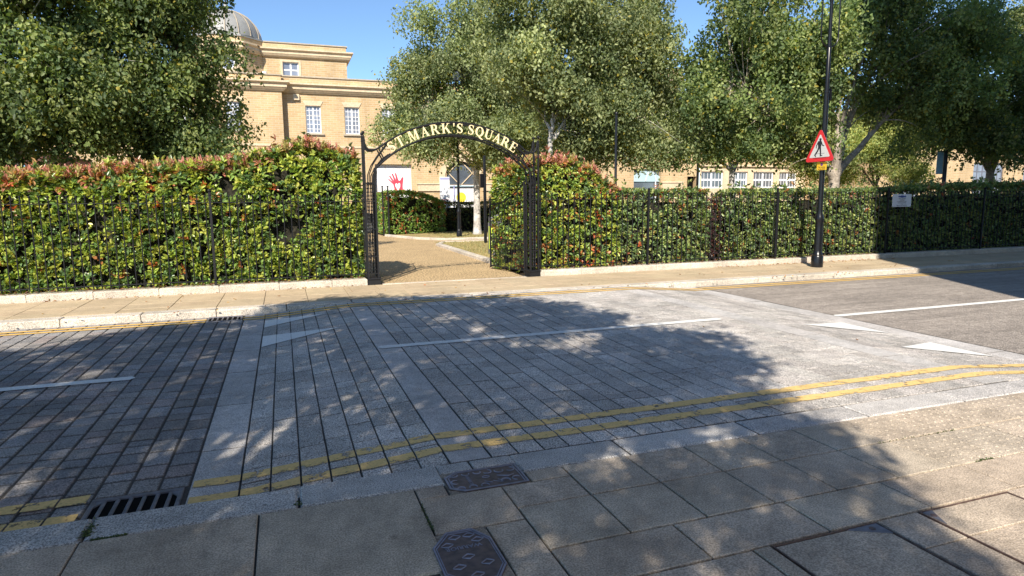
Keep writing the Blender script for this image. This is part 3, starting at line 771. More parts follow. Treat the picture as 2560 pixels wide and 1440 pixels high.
def hedge(name, label, poly, hf, dens=210, pal=GREEN, redtop=0.0, red=0.03, leaf=(0.085, 0.036), seed=1, top_dens=None, bump=0.10, rag=0.06, open_edges=(), zmin=0.14, gap_t=-0.36, per=6, shoots=0, core_in=0.22, core_drop=0.25, rose=0.75):
    rg = np.random.default_rng(seed)
    k = len(poly); cx = sum(p[0] for p in poly)/k; cy = sum(p[1] for p in poly)/k
    t = thing(name, label, 'hedge', (cx, cy, 0))
    Ps, Ns = [], []
    for i in range(k):
        if i in open_edges: continue
        a, b = np.array(poly[i]), np.array(poly[(i+1) % k]); L_ = np.linalg.norm(b-a)
        d = (b-a)/L_; nn = np.array([d[1], -d[0]])
        if nn@(np.array([cx, cy])-a) > 0: nn = -nn
        hm = max(hf(a[0]+(b[0]-a[0])*s, 0) for s in np.linspace(0, 1, 12))
        n = int(L_*hm*dens); s = rg.random(n); z = rg.random(n)*hm
        x = a[0]+(b[0]-a[0])*s; y = a[1]+(b[1]-a[1])*s
        h = np.array([hf(q, 0) for q in x]); okk = (z < h) & (z > zmin*0.3)
        P = np.c_[x, y, z][okk]; hh = h[okk]
        off = snoise(P, 3.2, seed)*bump-np.abs(rg.normal(0, 0.055, len(P)))+snoise(P, 9, seed+1)*0.035
        off -= 0.18*np.clip((P[:, 2]-(hh-0.35))/0.35, 0, 1)**2
        keepm = (snoise(P, 4.0, seed+5) > gap_t) | (rg.random(len(P)) < 0.18)
        P[:, 0] += nn[0]*off; P[:, 1] += nn[1]*off
        P = P[keepm]
        Ps.append(P); nv = np.zeros((len(P), 3)); nv[:, 0] = nn[0]; nv[:, 1] = nn[1]; nv[:, 2] = 0.55
        Ns.append(nv)
    xs = [p[0] for p in poly]; ys = [p[1] for p in poly]
    n = int((max(xs)-min(xs))*(max(ys)-min(ys))*(top_dens or dens)*1.1)
    x = rg.uniform(min(xs), max(xs), n); y = rg.uniform(min(ys), max(ys), n); okk = inpoly(x, y, poly)
    x, y = x[okk], y[okk]
    z = np.array([hf(a, 0) for a in x]); P = np.c_[x, y, z]
    P[:, 2] += snoise(P, 4, seed+2)*rag+rg.normal(0, rag*0.6, len(P))-0.03
    up = (rg.random(len(P)) < 0.05)*rg.uniform(0.03, 0.2, len(P)); P[:, 2] += up*(1 if redtop > 0 else 0.35)
    Ps.append(P); nv = np.zeros((len(P), 3)); nv[:, 2] = 1; Ns.append(nv)
    P = np.vstack(Ps); Nv = np.vstack(Ns)
    n0 = len(P)
    hh = np.array([hf(a, 0) for a in P[:, 0]])
    rt = np.clip((P[:, 2]-(hh-0.30))/0.32, 0, 1)
    isred = rg.random(n0) < redtop*rt**1.3*(0.7+0.5*snoise(P, 1.2, seed+9))+0
    isor = rg.random(n0) < red*(1+2.5*np.clip(snoise(P, 2.5, seed+11), 0, 1))
    base = pal[rg.integers(0, len(pal), n0)]
    base = np.where(isred[:, None], RED[rg.integers(0, 3, n0)], base); base = np.where((isor & ~isred)[:, None], ORANGE[rg.integers(0, 2, n0)], base)
    # rosettes
    P = np.repeat(P, per, 0); Nv = np.repeat(Nv, per, 0); base = np.repeat(base, per, 0)
    m_ = len(P)
    rd = rg.normal(0, 1, (m_, 3)); rd /= np.linalg.norm(rd, axis=1)[:, None]
    A = Nv*rose+rd*0.9
    An = A/np.linalg.norm(A, axis=1)[:, None]
    P = P+An*0.012+rg.normal(0, 0.012, (m_, 3))
    nrm = Nv*1.0+np.array([0, 0, 0.8])+rg.normal(0, 0.5, (m_, 3))
    Ln = leaf[0]*rg.uniform(0.6, 1.25, m_); Wn = leaf[1]*rg.uniform(0.75, 1.25, m_)
    C_ = base*rg.uniform(0.72, 1.3, (m_, 1))*rg.uniform(0.93, 1.07, (m_, 3))
    keepm = P[:, 2] > 0.02
    o = leaves_mesh('foliage', P[keepm], A[keepm], nrm[keepm], Ln[keepm], Wn[keepm], C_[keepm], M['leaf'])
    keep(t, o)
    if shoots:
        x = rg.uniform(min(xs), max(xs), shoots); y = rg.uniform(min(ys), min(ys)+0.75*(max(ys)-min(ys)), shoots); z = np.array([hf(a, 0) for a in x])
        okk = inpoly(x, y, poly); x, y, z = x[okk], y[okk], z[okk]; q = 9; ns = len(x)
        hgt = rg.uniform(0.08, 0.27, ns)*(0.75+0.5*snoise(np.c_[x, y, z], 1.5, seed+4)); ln = rg.normal(0, 0.12, (ns, 2))
        fr_ = np.tile(np.linspace(0.1, 1, q), ns); rep_ = lambda v_: np.repeat(v_, q, 0)
        P2 = np.c_[rep_(x)+rep_(ln[:, 0])*fr_*rep_(hgt), rep_(y)+rep_(ln[:, 1])*fr_*rep_(hgt), rep_(z)-0.04+fr_*rep_(hgt)]
        A2 = rg.normal(0, 0.55, (ns*q, 3)); A2[:, 2] = 0.55+0.6*fr_; N2 = rg.normal(0, 1, (ns*q, 3)); N2[:, 1] -= 0.6
        cs_ = np.array([[0.48, 0.22, 0.17], [0.42, 0.18, 0.13], [0.42, 0.32, 0.13], [0.34, 0.30, 0.11]])[rg.integers(0, 4, ns)]
        C2 = rep_(cs_)*rg.uniform(0.8, 1.25, (ns*q, 1))
        o2 = leaves_mesh('new_shoots', P2, A2, N2, leaf[0]*rg.uniform(0.6, 1.0, ns*q), leaf[1]*0.72*rg.uniform(0.7, 1.1, ns*q), C2, M['leaf']); keep(t, o2)
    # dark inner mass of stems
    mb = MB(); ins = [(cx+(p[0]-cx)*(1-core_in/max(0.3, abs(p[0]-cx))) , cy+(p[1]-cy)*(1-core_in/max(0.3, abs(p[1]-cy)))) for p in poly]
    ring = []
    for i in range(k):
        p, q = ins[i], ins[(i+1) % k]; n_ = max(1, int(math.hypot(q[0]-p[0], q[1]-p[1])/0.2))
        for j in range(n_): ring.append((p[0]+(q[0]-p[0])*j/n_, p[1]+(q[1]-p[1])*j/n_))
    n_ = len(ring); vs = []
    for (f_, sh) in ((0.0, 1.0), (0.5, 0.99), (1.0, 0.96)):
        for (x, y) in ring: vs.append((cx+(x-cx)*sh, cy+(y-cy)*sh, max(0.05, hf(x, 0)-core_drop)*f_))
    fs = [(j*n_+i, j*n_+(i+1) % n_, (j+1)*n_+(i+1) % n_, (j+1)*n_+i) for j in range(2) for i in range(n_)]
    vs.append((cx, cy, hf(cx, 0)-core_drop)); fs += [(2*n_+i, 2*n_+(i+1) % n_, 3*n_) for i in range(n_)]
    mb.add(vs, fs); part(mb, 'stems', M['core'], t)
    return t
def prof(pts):
    xs = [p[0] for p in pts]; zs = [p[1] for p in pts]
    return lambda x, y: float(np.interp(x, xs, zs))
HL = prof([(-9, 2.0), (-5, 2.05), (-3.85, 2.03), (-3.16, 2.08), (-2.57, 2.15), (-1.96, 2.2), (-1.33, 2.26), (-0.67, 2.3), (-0.39, 2.42), (0.03, 2.56), (0.45, 2.66), (0.95, 2.56), (1.31, 2.42), (1.5, 2.32)])
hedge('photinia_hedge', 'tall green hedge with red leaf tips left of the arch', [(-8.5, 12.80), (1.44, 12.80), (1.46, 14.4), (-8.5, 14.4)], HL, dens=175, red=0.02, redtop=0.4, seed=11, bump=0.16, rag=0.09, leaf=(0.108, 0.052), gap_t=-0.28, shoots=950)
HR = prof([(4.2, 2.0), (4.35, 2.18), (4.7, 2.3), (5.17, 2.4), (5.62, 2.42), (6.09, 2.36), (6.5, 2.2), (6.78, 1.98), (7.05, 1.8), (7.3, 1.74)])
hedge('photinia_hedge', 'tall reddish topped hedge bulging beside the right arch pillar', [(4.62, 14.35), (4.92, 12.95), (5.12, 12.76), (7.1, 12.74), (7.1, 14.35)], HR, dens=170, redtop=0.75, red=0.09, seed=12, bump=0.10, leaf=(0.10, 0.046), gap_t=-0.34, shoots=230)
HM = prof([(7.0, 1.76), (9.4, 1.76), (9.62, 1.6), (9.7, 1.5)])
hedge('laurel_hedge', 'low clipped green hedge behind the railings between the tall hedge and the gap', [(7.1, 12.76), (9.52, 12.76), (9.52, 13.6), (7.1, 13.6)], HM, dens=175, pal=GREEN2, redtop=0.15, red=0.03, seed=13, leaf=(0.09, 0.042), bump=0.08, rag=0.04)
HE = prof([(10.15, 1.45), (10.3, 1.74), (14.5, 1.75), (16, 1.8), (17.7, 1.86), (18.9, 1.92), (30, 1.95)])
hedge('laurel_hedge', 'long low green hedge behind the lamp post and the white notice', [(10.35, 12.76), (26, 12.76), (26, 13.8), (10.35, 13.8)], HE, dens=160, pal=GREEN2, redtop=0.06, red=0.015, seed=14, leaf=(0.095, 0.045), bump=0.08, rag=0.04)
PURPLE = np.array([[0.07, 0.03, 0.035], [0.1, 0.04, 0.04], [0.05, 0.03, 0.03]])
HP = prof([(9.7, 1.1), (10.0, 1.5), (10.6, 1.55), (11.1, 1.2)])
hedge('purple_shrub', 'dark purple leaved shrub filling the gap in the low hedge', [(9.75, 13.35), (11.0, 13.35), (11.0, 14.5), (9.75, 14.5)], HP, dens=260, pal=PURPLE, red=0.06, seed=15, leaf=(0.045, 0.025), bump=0.15, rag=0.1)
BG = np.array([[0.19, 0.30, 0.06], [0.13, 0.23, 0.055], [0.25, 0.35, 0.09]])
HB = prof([(4.2, 1.85), (4.8, 2.0), (5.7, 2.02), (6.6, 1.88), (7.5, 1.55), (7.7, 1.5)])
hedge('box_hedge', 'rounded green hedge with orange patches seen through the arch', [(4.45, 29.9), (7.6, 31.2), (7.6, 33), (4.45, 33)], HB, dens=120, pal=BG, red=0.07, seed=16, leaf=(0.10, 0.055), bump=0.15, rag=0.05, per=5, top_dens=100)
HD = prof([(7.5, 1.5), (9.2, 1.44), (12, 1.44), (20, 1.45)])
hedge('box_hedge', 'dark thin hedge behind the park lamp and tree trunk', [(7.6, 32.3), (20, 32.3), (20, 33.1), (7.6, 33.1)], HD, dens=100, pal=GREEN2*0.7, red=0.02, seed=17, leaf=(0.09, 0.05), bump=0.08, rag=0.05, per=5)
HK = prof([(-14, 1.9), (2, 1.9)])

# ------------------------------------------------------------------ trees
def bez(a, b, c, n=8):
    a, b, c = Vector(a), Vector(b), Vector(c)
    return [a*(1-t)**2+b*2*t*(1-t)+c*t*t for t in [i/n for i in range(n+1)]]
TG = np.array([[0.16, 0.205, 0.075], [0.11, 0.15, 0.06], [0.22, 0.25, 0.10], [0.075, 0.11, 0.05]])
TGG = np.array([[0.21, 0.24, 0.12], [0.16, 0.19, 0.095], [0.27, 0.29, 0.15], [0.11, 0.14, 0.07]])
TY = np.array([[0.26, 0.29, 0.11], [0.18, 0.22, 0.08], [0.3, 0.3, 0.1]])
def tree(name, label, base, fork_z, rad, lobes, ncl, per=34, leaf=(0.075, 0.055), pal=TG, seed=1, bark='bark', gap=-0.3, boughs=60, bsize=0.75, zmin=None, clear=(), lf=1.1, lean=(0, 0), yellow=0.03, spread=(0.2, 0.42), limbs=None, group=None, droop=1.5, nlimb=90):
    rg = np.random.default_rng(seed); rnd = random.Random(seed)
    bx, by = base
    t = thing(name, label, 'tree', (bx, by, 0), group)
    fk = Vector((bx+lean[0], by+lean[1], fork_z))
    mb = MB(); pts = bez((bx, by, -0.05), (bx+lean[0]*0.2, by+lean[1]*0.2, fork_z*0.55), fk, 10)
    rs = [rad*(1.35 if i == 0 else (1.12 if i == 1 else 1.0-0.022*i)) for i in range(11)]
    mb.tube(pts, rs, 14)
    part(mb, 'trunk', M[bark], t, True)
    mb = MB(); paths = []
    lt = limbs or [l[:3] for l in lobes]
    for q in lt:
        q = Vector(q); d = q-fk
        mid = fk+d*0.45+Vector((rnd.uniform(-0.3, 0.3), rnd.uniform(-0.3, 0.3), 0.12*d.length))
        st = fk-Vector((0, 0, rnd.uniform(0.02, 0.3)))
        ps = bez(st, mid, q+Vector((0, 0, 0.4)), 10)
        for i in range(1, 10): ps[i] += Vector((rnd.uniform(-1, 1), rnd.uniform(-1, 1), rnd.uniform(-1, 1)))*0.04
        r0 = rad*rnd.uniform(0.45, 0.62)
        mb.tube(ps, [r0*(1-0.082*i) for i in range(11)], 10); paths.append((ps, r0))
    part(mb, 'limb', M[bark], t, True)
    # foliage hangs in separate boughs spread through the crown
    vol = np.array([l[3]*l[4]*l[5] for l in lobes])**0.75; vol /= vol.sum()
    BC = []; BS = []; BL = []
    for li, l in enumerate(lobes):
        nb = max(4, int(boughs*vol[li])); d = rg.normal(0, 1, (nb, 3)); d /= np.linalg.norm(d, axis=1)[:, None]
        r_ = (0.25+0.8*rg.random(nb)**0.6)
        BC.append(np.array(l[:3])+d*r_[:, None]*np.array(l[3:6])); BS.append(rg.uniform(0.55, 1.15, nb)*bsize); BL += [li]*nb
    BC = np.vstack(BC); BS = np.concatenate(BS); BL = np.array(BL)
    wgt = BS**2; wgt /= wgt.sum(); bi = rg.choice(len(BC), ncl, p=wgt)
    outd = BC-np.array([bx, by, 0]); outd[:, 2] = 0; outd /= (np.linalg.norm(outd, axis=1)[:, None]+1e-6)
    g = rg.normal(0, 1, (ncl, 3)); g /= np.linalg.norm(g, axis=1)[:, None]; g *= (rg.random(ncl)**(1/2.2))[:, None]
    off = g*BS[bi][:, None]*np.array([1, 1, 0.55])
    lng = (off*outd[bi]).sum(1); off += outd[bi]*(lng*0.5)[:, None]
    off[:, 2] -= 0.30*np.hypot(off[:, 0], off[:, 1])**1.3
    C = BC[bi]+off; LI = BL[bi]
    kp = snoise(C, 3.4, seed+3) > gap
    if zmin: kp &= C[:, 2] > zmin+0.35*snoise(C, 1.6, seed+8)+0.15
    for (qx, qz, qr, qd) in clear: kp &= ~((np.hypot((C[:, 0]-qx), (C[:, 2]-qz)*0.8) < qr) & (C[:, 1] < by+qd)) | (rg.random(ncl) < 0.06)
    bt = 1+rg.normal(0, 0.14, len(BC)); bt = bt[bi]
    C, LI, bt = C[kp], LI[kp], bt[kp]; n = len(C)
    m_ = n*per
    PC = np.repeat(C, per, 0)
    ax = rg.normal(0, 1, (n, 3)); ax[:, 2] = -np.abs(ax[:, 2])-droop; ax /= np.linalg.norm(ax, axis=1)[:, None]; AX = np.repeat(ax, per, 0)
    along = rg.uniform(-1, 1, m_)[:, None]*spread[1]
    P = PC+AX*along+rg.normal(0, spread[0]*0.42, (m_, 3))
    A = rg.normal(0, 0.75, (m_, 3)); A[:, 2] -= 0.75
    nr = rg.normal(0, 1, (m_, 3)); nr[:, 2] += 0.35
    out = PC-np.array([bx, by, fork_z+1.5]); out /= np.linalg.norm(out, axis=1)[:, None]; nr += out*0.8
    cc = pal[rg.integers(0, len(pal), n)]*bt[:, None]; c = np.repeat(cc, per, 0)*rg.uniform(0.75, 1.3, (m_, 1))
    yl = rg.random(m_) < yellow; c[yl] = np.array([0.3, 0.25, 0.05])
    o = leaves_mesh('crown', P, A, nr, lf*leaf[0]*rg.uniform(0.5, 1.45, m_), lf*leaf[1]*rg.uniform(0.55, 1.35, m_), c, M['tleaf'], 0.15)
    keep(t, o)
    mb = MB()
    tg = [(Vector(BC[i]), BL[i]) for i in range(len(BC))]+[(Vector(C[i]), LI[i]) for i in rg.choice(n, min(n, nlimb), replace=False)]
    for e, li in tg:
        best = min(((e-q).length, pi, j) for pi, (pp, _) in enumerate(paths) for j, q in enumerate(pp) if 2 <= j)
        ps, r0 = paths[best[1]]; j = max(2, best[2]-rnd.randint(0, 3)); s_ = ps[j]
        if (e-s_).length > 3.4: continue
        md = (s_+e)/2+Vector((rnd.uniform(-.2, .2), rnd.uniform(-.2, .2), 0.2))
        rb = max(0.007, r0*0.22)
        mb.tube(bez(s_, md, e, 5), [rb*(1-0.16*q) for q in range(6)], 5, cap=False)
    part(mb, 'branches', M[bark], t, True)
    return t

tree('birch_tree', 'birch with pale trunk at the far left edge above the hedge', (-5.3, 16.6), 2.7, 0.12,
     [(-5.6, 16.6, 5.6, 2.2, 1.6, 2.9), (-4.4, 16.2, 4.3, 1.5, 1.2, 1.7), (-6.8, 16.4, 4.3, 1.6, 1.4, 1.8), (-4.8, 16.4, 7.6, 1.9, 1.6, 1.6)], 2300, per=34, seed=21, bark='barkpale', gap=-0.35, boughs=64, bsize=0.78, pal=TG, leaf=(0.085, 0.065))
tree('birch_tree', 'dense dark tree behind the left hedge beside the buff building', (-2.95, 17.2), 2.3, 0.13,
     [(-3.2, 17.0, 5.2, 1.6, 1.5, 2.5), (-2.1, 17.1, 4.2, 0.95, 1.1, 1.4), (-2.2, 17.1, 6.5, 1.15, 1.2, 1.9), (-2.0, 17.1, 5.2, 0.85, 1.0, 1.2), (-1.95, 17.1, 3.2, 0.75, 1.0, 0.65), (-3.7, 16.9, 3.6, 1.5, 1.2, 1.3), (-2.2, 17.0, 3.3, 1.3, 1.1, 0.95), (-3.1, 17.0, 7.9, 1.9, 1.5, 1.6)], 2600, per=36, seed=22, bark='barkdark', gap=-0.42, boughs=74, bsize=0.74, pal=TG*0.9, leaf=(0.08, 0.058))
tree('park_tree', 'pale trunked tree standing on the lawn framed by the arch', (8.42, 28.4), 3.0, 0.17,
     [(8.2, 28.2, 5.6, 3.2, 2.4, 2.1), (6.0, 28.0, 4.7, 1.8, 1.5, 1.2), (10.6, 28.2, 4.7, 2.2, 1.6, 1.3), (8.0, 28.2, 8.2, 2.6, 2.1, 1.9), (10.6, 28.3, 7.4, 1.8, 1.6, 1.6), (5.6, 28.2, 6.8, 1.3, 1.2, 1.2)], 3000, per=34, zmin=3.0, seed=23, bark='barkpale', gap=-0.38, boughs=95, bsize=0.95, pal=TGG, leaf=(0.1, 0.075), spread=(0.26, 0.5),
     limbs=[(7.6, 28.3, 5.0), (8.6, 28.3, 5.4), (9.3, 28.3, 4.8), (6.2, 28.1, 4.9), (10.4, 28.2, 5), (8.1, 28.2, 7.6)])
tree('birch_tree', 'birch behind the reddish hedge right of the arch', (7.15, 16.6), 3.3, 0.085,
     [(7.2, 16.6, 5.4, 1.6, 1.4, 2.0), (8.9, 16.8, 4.2, 1.35, 1.2, 1.55), (10.0, 16.9, 5.2, 1.35, 1.2, 1.6), (6.5, 16.6, 6.9, 1.5, 1.3, 1.8), (9.2, 16.8, 6.6, 1.7, 1.3, 1.6), (8.0, 16.8, 4.6, 1.3, 1.2, 1.3), (9.3, 16.6, 3.0, 1.0, 0.9, 0.95), (10.6, 16.9, 3.6, 1.1, 0.9, 1.0), (7.9, 16.6, 3.6, 1.0, 0.9, 0.8)], 3300, per=36, zmin=2.55, clear=((7.0, 3.6, 0.45, 0.0),), seed=24, bark='barkpale', gap=-0.42, boughs=95, bsize=0.72, pal=TGG, leaf=(0.075, 0.055), lean=(-0.1, 0),
     limbs=[(6.5, 16.6, 5.6), (7.2, 16.6, 5.8), (8.4, 16.7, 4.6), (9.4, 16.8, 5.2), (6.9, 16.6, 4.6), (8.6, 16.7, 6.4)])
tree('birch_tree', 'large spreading birch with thick forked trunk behind the warning sign', (16.0, 15.4), 2.25, 0.20,
     [(15.9, 15.4, 5.8, 2.7, 1.8, 2.2), (13.2, 15.5, 4.9, 1.7, 1.4, 1.9), (11.9, 15.6, 4.1, 1.1, 1.0, 1.0), (12.6, 15.5, 6.4, 1.7, 1.4, 1.7), (14.6, 15.5, 3.7, 1.3, 1.1, 1.0), (18.6, 15.4, 5.0, 2.0, 1.6, 1.5), (13.4, 15.6, 3.1, 1.6, 1.0, 0.9), (12.0, 15.6, 3.1, 0.9, 0.8, 0.7), (19.5, 15.5, 6.9, 2.2, 1.8, 1.5)], 3600, per=34, zmin=2.75, clear=((16.5, 3.0, 1.25, 0.2), (17.9, 3.4, 0.9, 0.1), (16.3, 4.6, 0.6, -0.2)), seed=25, bark='bark', gap=-0.36, boughs=115, bsize=0.85, pal=TG*1.05, leaf=(0.085, 0.065),
     limbs=[(15.0, 15.4, 5.2), (16.8, 15.3, 5.5), (19.2, 15.4, 4.6), (13.4, 15.5, 4.6), (16.1, 15.4, 6.2), (18.0, 15.4, 6.0), (12.2, 15.5, 4.4)], nlimb=170)
tree('birch_tree', 'shaded tree at the far right edge above the dark hedge', (24.5, 16.5), 2.6, 0.16,
     [(23.4, 16.2, 5.6, 2.6, 1.8, 2.3), (21.2, 16.0, 6.4, 1.7, 1.5, 1.5), (26.2, 16.3, 4.4, 2.3, 1.5, 1.7), (21.9, 16.0, 4.3, 1.4, 1.2, 0.9), (22.3, 16.2, 3.6, 1.5, 1.1, 0.8), (24.8, 16.2, 3.4, 1.7, 1.2, 0.8), (27, 16.3, 7.2, 2.5, 1.7, 1.6)], 2400, per=34, zmin=2.4, seed=26, bark='bark', gap=-0.36, boughs=70, bsize=0.90, pal=TG, leaf=(0.085, 0.065))
tree('birch_tree', 'slim pale birch behind the cream window bays', (20.6, 26), 3.0, 0.17,
     [(19.4, 26, 5.8, 2.8, 2.2, 2.4), (20.6, 26, 4.0, 2.0, 1.6, 1.1), (17.0, 26.2, 4.2, 1.8, 1.5, 1.4), (22.5, 26, 5.2, 1.9, 1.6, 1.8)], 2000, per=32, zmin=3.75, seed=27, bark='barkpale', gap=-0.40, boughs=60, bsize=1.00, pal=TGG, leaf=(0.1, 0.075), spread=(0.26, 0.5))
tree('olive_tree', 'light green bushy tree low behind the hedge right of the warning sign', (27.6, 24), 2.2, 0.12,
     [(26.4, 24, 3.9, 2.0, 1.6, 1.5), (29.2, 24, 4.3, 2.2, 1.7, 1.8), (27.8, 24, 5.5, 2.0, 1.6, 1.3), (24.6, 24, 3.6, 1.4, 1.2, 1.2)], 1900, per=34, seed=28, bark='barkdark', gap=-0.45, boughs=52, bsize=0.85, pal=TY, leaf=(0.09, 0.055), spread=(0.24, 0.4))
# street trees behind the viewpoint: their crowns shade the road
def shade_tree(label, poly, hc, hr, ncl, per, base, seed):
    rg = np.random.default_rng(seed)
    bx, by = base; t = thing('street_tree', label, 'tree', (bx, by, 0))
    xs = [p[0] for p in poly]; ys = [p[1] for p in poly]
    x = rg.uniform(min(xs)-.3, max(xs)+.3, ncl*4); y = rg.uniform(min(ys)-.3, max(ys)+.3, ncl*4); okk = inpoly(x, y, poly)
    x, y = x[okk][:ncl], y[okk][:ncl]; n = len(x)
    cx, cy = x.mean(), y.mean(); rho = np.minimum(1, np.hypot((x-cx)/(max(xs)-min(xs))*1.9, (y-cy)/(max(ys)-min(ys))*1.9))
    h = hc+hr*np.sqrt(1-rho**2*0.85)*rg.uniform(-1, 1, n)
    k = 1/math.tan(SUN_EL)
    C = np.c_[x-h*k*math.sin(SUN_AZ), y-h*k*math.cos(SUN_AZ), h]
    kp = (snoise(np.c_[x, y, h*0.04], 3.6, seed+1) > -0.30); C = C[kp]; n = len(C); m_ = n*per
    P = np.repeat(C, per, 0)+rg.normal(0, 0.15, (m_, 3))*np.array([1, 1, 1.3])*0.75
    A = rg.normal(0, 1, (m_, 3)); nr = rg.normal(0, 1, (m_, 3))
    c = TG[rg.integers(0, 4, m_)]
    keep(t, leaves_mesh('crown', P, A, nr, 0.085*rg.uniform(0.7, 1.3, m_), 0.065*rg.uniform(0.7, 1.3, m_), c, M['tleaf'], 0.15))
    mb = MB(); cc = C.mean(0); fk = Vector((bx, by, 3.2))
    mb.tube([(bx, by, -0.05), (bx, by, 1.5), tuple(fk)], [0.2, 0.15, 0.13], 12); part(mb, 'trunk', M['bark'], t, True)
    mb = MB()
    for i in rg.choice(n, 46, replace=False):
        e = Vector(C[i]); md = (fk+e)/2+Vector((0, 0, 0.5)); mb.tube(bez(fk, md, e, 6), [0.06*(1-0.15*q) for q in range(7)], 5)
    part(mb, 'branches', M['bark'], t, True)
shade_tree('street tree behind the viewpoint shading the crossing', [(-3, 0.8), (-3, 8.6), (-2.3, 9.3), (-1.57, 9.7), (-.86, 9.8), (-.4, 10.3), (.65, 10.95), (1.8, 10.5), (3.2, 10.1), (4.0, 8.9), (4.3, 7.6), (3.7, 7.1), (4.6, 6.4), (4.8, 6.0), (4.6, 5.4), (4.1, 4.6), (3.7, 3.8), (3.9, 3.3), (3.5, 3.0), (3.3, 2.6), (3.1, 2.2), (2.7, 1.7), (2.6, 0.8)], 5.9, 1.7, 2500, 44, (-3.4, -2.0), 31)
shade_tree('street tree behind the viewpoint shading the left carriageway', [(-10, 0.8), (-10, 8.2), (-6, 8.5), (-4, 8.5), (-2.8, 8.7), (-2.8, 0.8)], 5.9, 1.6, 1700, 44, (-10.2, -2.6), 32)

# ------------------------------------------------------------------ arch
def serif_letter(ch):
    """pieces in a unit cap-height box; returns (pieces, width)"""
    P = []
    bar = lambda x0, x1, y0, y1: P.append([(x0, y0), (x1, y0), (x1, y1), (x0, y1)])
    def rib(pts, ws):
        n = len(pts)
        L, Rr = [], []
        for i in range(n):
            a = pts[max(0, i-1)]; b = pts[min(n-1, i+1)]
            dx, dy = b[0]-a[0], b[1]-a[1]; l = math.hypot(dx, dy) or 1
            nx, ny = -dy/l, dx/l
            L.append((pts[i][0]+nx*ws[i]/2, pts[i][1]+ny*ws[i]/2)); Rr.append((pts[i][0]-nx*ws[i]/2, pts[i][1]-ny*ws[i]/2))
        for i in range(n-1): P.append([Rr[i], Rr[i+1], L[i+1], L[i]])
    def serif(x, y, w_=0.26, up=True):
        P.append([(x-w_/2, y), (x+w_/2, y), (x+w_/2, y+0.045), (x-w_/2, y+0.045)] if up else [(x-w_/2, y-0.045), (x+w_/2, y-0.045), (x+w_/2, y), (x-w_/2, y)])
    T, t = 0.185, 0.07
    if ch == 'T': bar(0.30, 0.30+T, 0.03, 0.97); bar(0.02, 0.77, 0.93, 1.0); bar(0.02, 0.08, 0.76, 0.95); bar(0.71, 0.77, 0.76, 0.95); serif(0.392, 0, 0.36); return P, 0.79
    if ch == '.': P.append([(0.1+0.085*math.cos(2*math.pi*k/12), 0.085+0.085*math.sin(2*math.pi*k/12)) for k in range(12)]); return P, 0.2
    if ch == "'": P.append([(0.06, 0.66), (0.11, 0.66), (0.17, 1.0), (0.02, 1.0)]); return P, 0.18
    if ch == 'M':
        bar(0.10, 0.10+t, 0.03, 0.97); bar(0.78, 0.78+T, 0.03, 0.97); P.append([(0.10, 1.0), (0.46, 0.02), (0.54, 0.02), (0.33, 1.0)]); P.append([(0.47, 0.02), (0.54, 0.02), (0.86, 1.0), (0.79, 1.0)])
        serif(0.135, 0, 0.26); serif(0.87, 0, 0.34); serif(0.14, 1, 0.24, False); serif(0.88, 1, 0.3, False); return P, 1.06
    if ch == 'A':
        P.append([(0.10, 0.02), (0.17, 0.02), (0.47, 0.9), (0.42, 1.0)]); P.append([(0.60, 0.02), (0.81, 0.02), (0.47, 1.02), (0.38, 0.92)]); bar(0.24, 0.62, 0.31, 0.375)
        serif(0.135, 0, 0.26); serif(0.71, 0, 0.36); return P, 0.88
    if ch in 'RK':
        bar(0.10, 0.10+T, 0.03, 0.97); serif(0.192, 0, 0.36); serif(0.17, 1, 0.32, False)
        if ch == 'R':
            pts = [(0.22, 0.965)]+[(0.42+0.20*math.cos(R(a)), 0.735+0.225*math.sin(R(a))) for a in range(80, -91, -17)]+[(0.24, 0.51)]
            ws = [0.06]+[0.06+0.11*max(0, math.cos(R(a))) for a in range(80, -91, -17)]+[0.06]
            rib(pts, ws); P.append([(0.36, 0.52), (0.54, 0.52), (0.88, 0.02), (0.66, 0.02)]); bar(0.72, 0.92, 0, 0.045); return P, 0.92
        P.append([(0.25, 0.42), (0.32, 0.40), (0.74, 0.97), (0.65, 0.97)]); P.append([(0.36, 0.53), (0.50, 0.66), (0.90, 0.02), (0.68, 0.02)]); serif(0.70, 1, 0.3, False); serif(0.80, 0, 0.34); return P, 0.95
    if ch == 'E':
        bar(0.10, 0.10+T, 0.03, 0.97); bar(0.02, 0.70, 0, 0.065); bar(0.02, 0.68, 0.935, 1.0); bar(0.26, 0.56, 0.49, 0.55)
        bar(0.64, 0.70, 0.03, 0.27); bar(0.62, 0.68, 0.76, 0.97); bar(0.51, 0.565, 0.40, 0.64); return P, 0.74
    if ch == 'U':
        bar(0.10, 0.10+T, 0.36, 0.97); bar(0.68, 0.68+t, 0.36, 0.97); serif(0.19, 1, 0.36, False); serif(0.715, 1, 0.28, False)
        pts = [(0.45+0.262*math.cos(R(a)), 0.36+0.32*math.sin(R(a))) for a in range(180, 361, 15)]
        ws = [T-0.115*min(1, i/8) for i in range(len(pts))]; rib(pts, ws); return P, 0.88
    if ch == 'Q':
        pts = [(0.44+0.34*math.cos(R(a)), 0.5+0.46*math.sin(R(a))) for a in range(0, 361, 15)]
        ws = [0.065+0.125*abs(math.cos(R(a))) for a in range(0, 361, 15)]; rib(pts, ws)
        rib([(0.42, 0.03), (0.55, -0.10), (0.72, -0.20), (0.92, -0.22)], [0.10, 0.15, 0.13, 0.03]); return P, 0.9
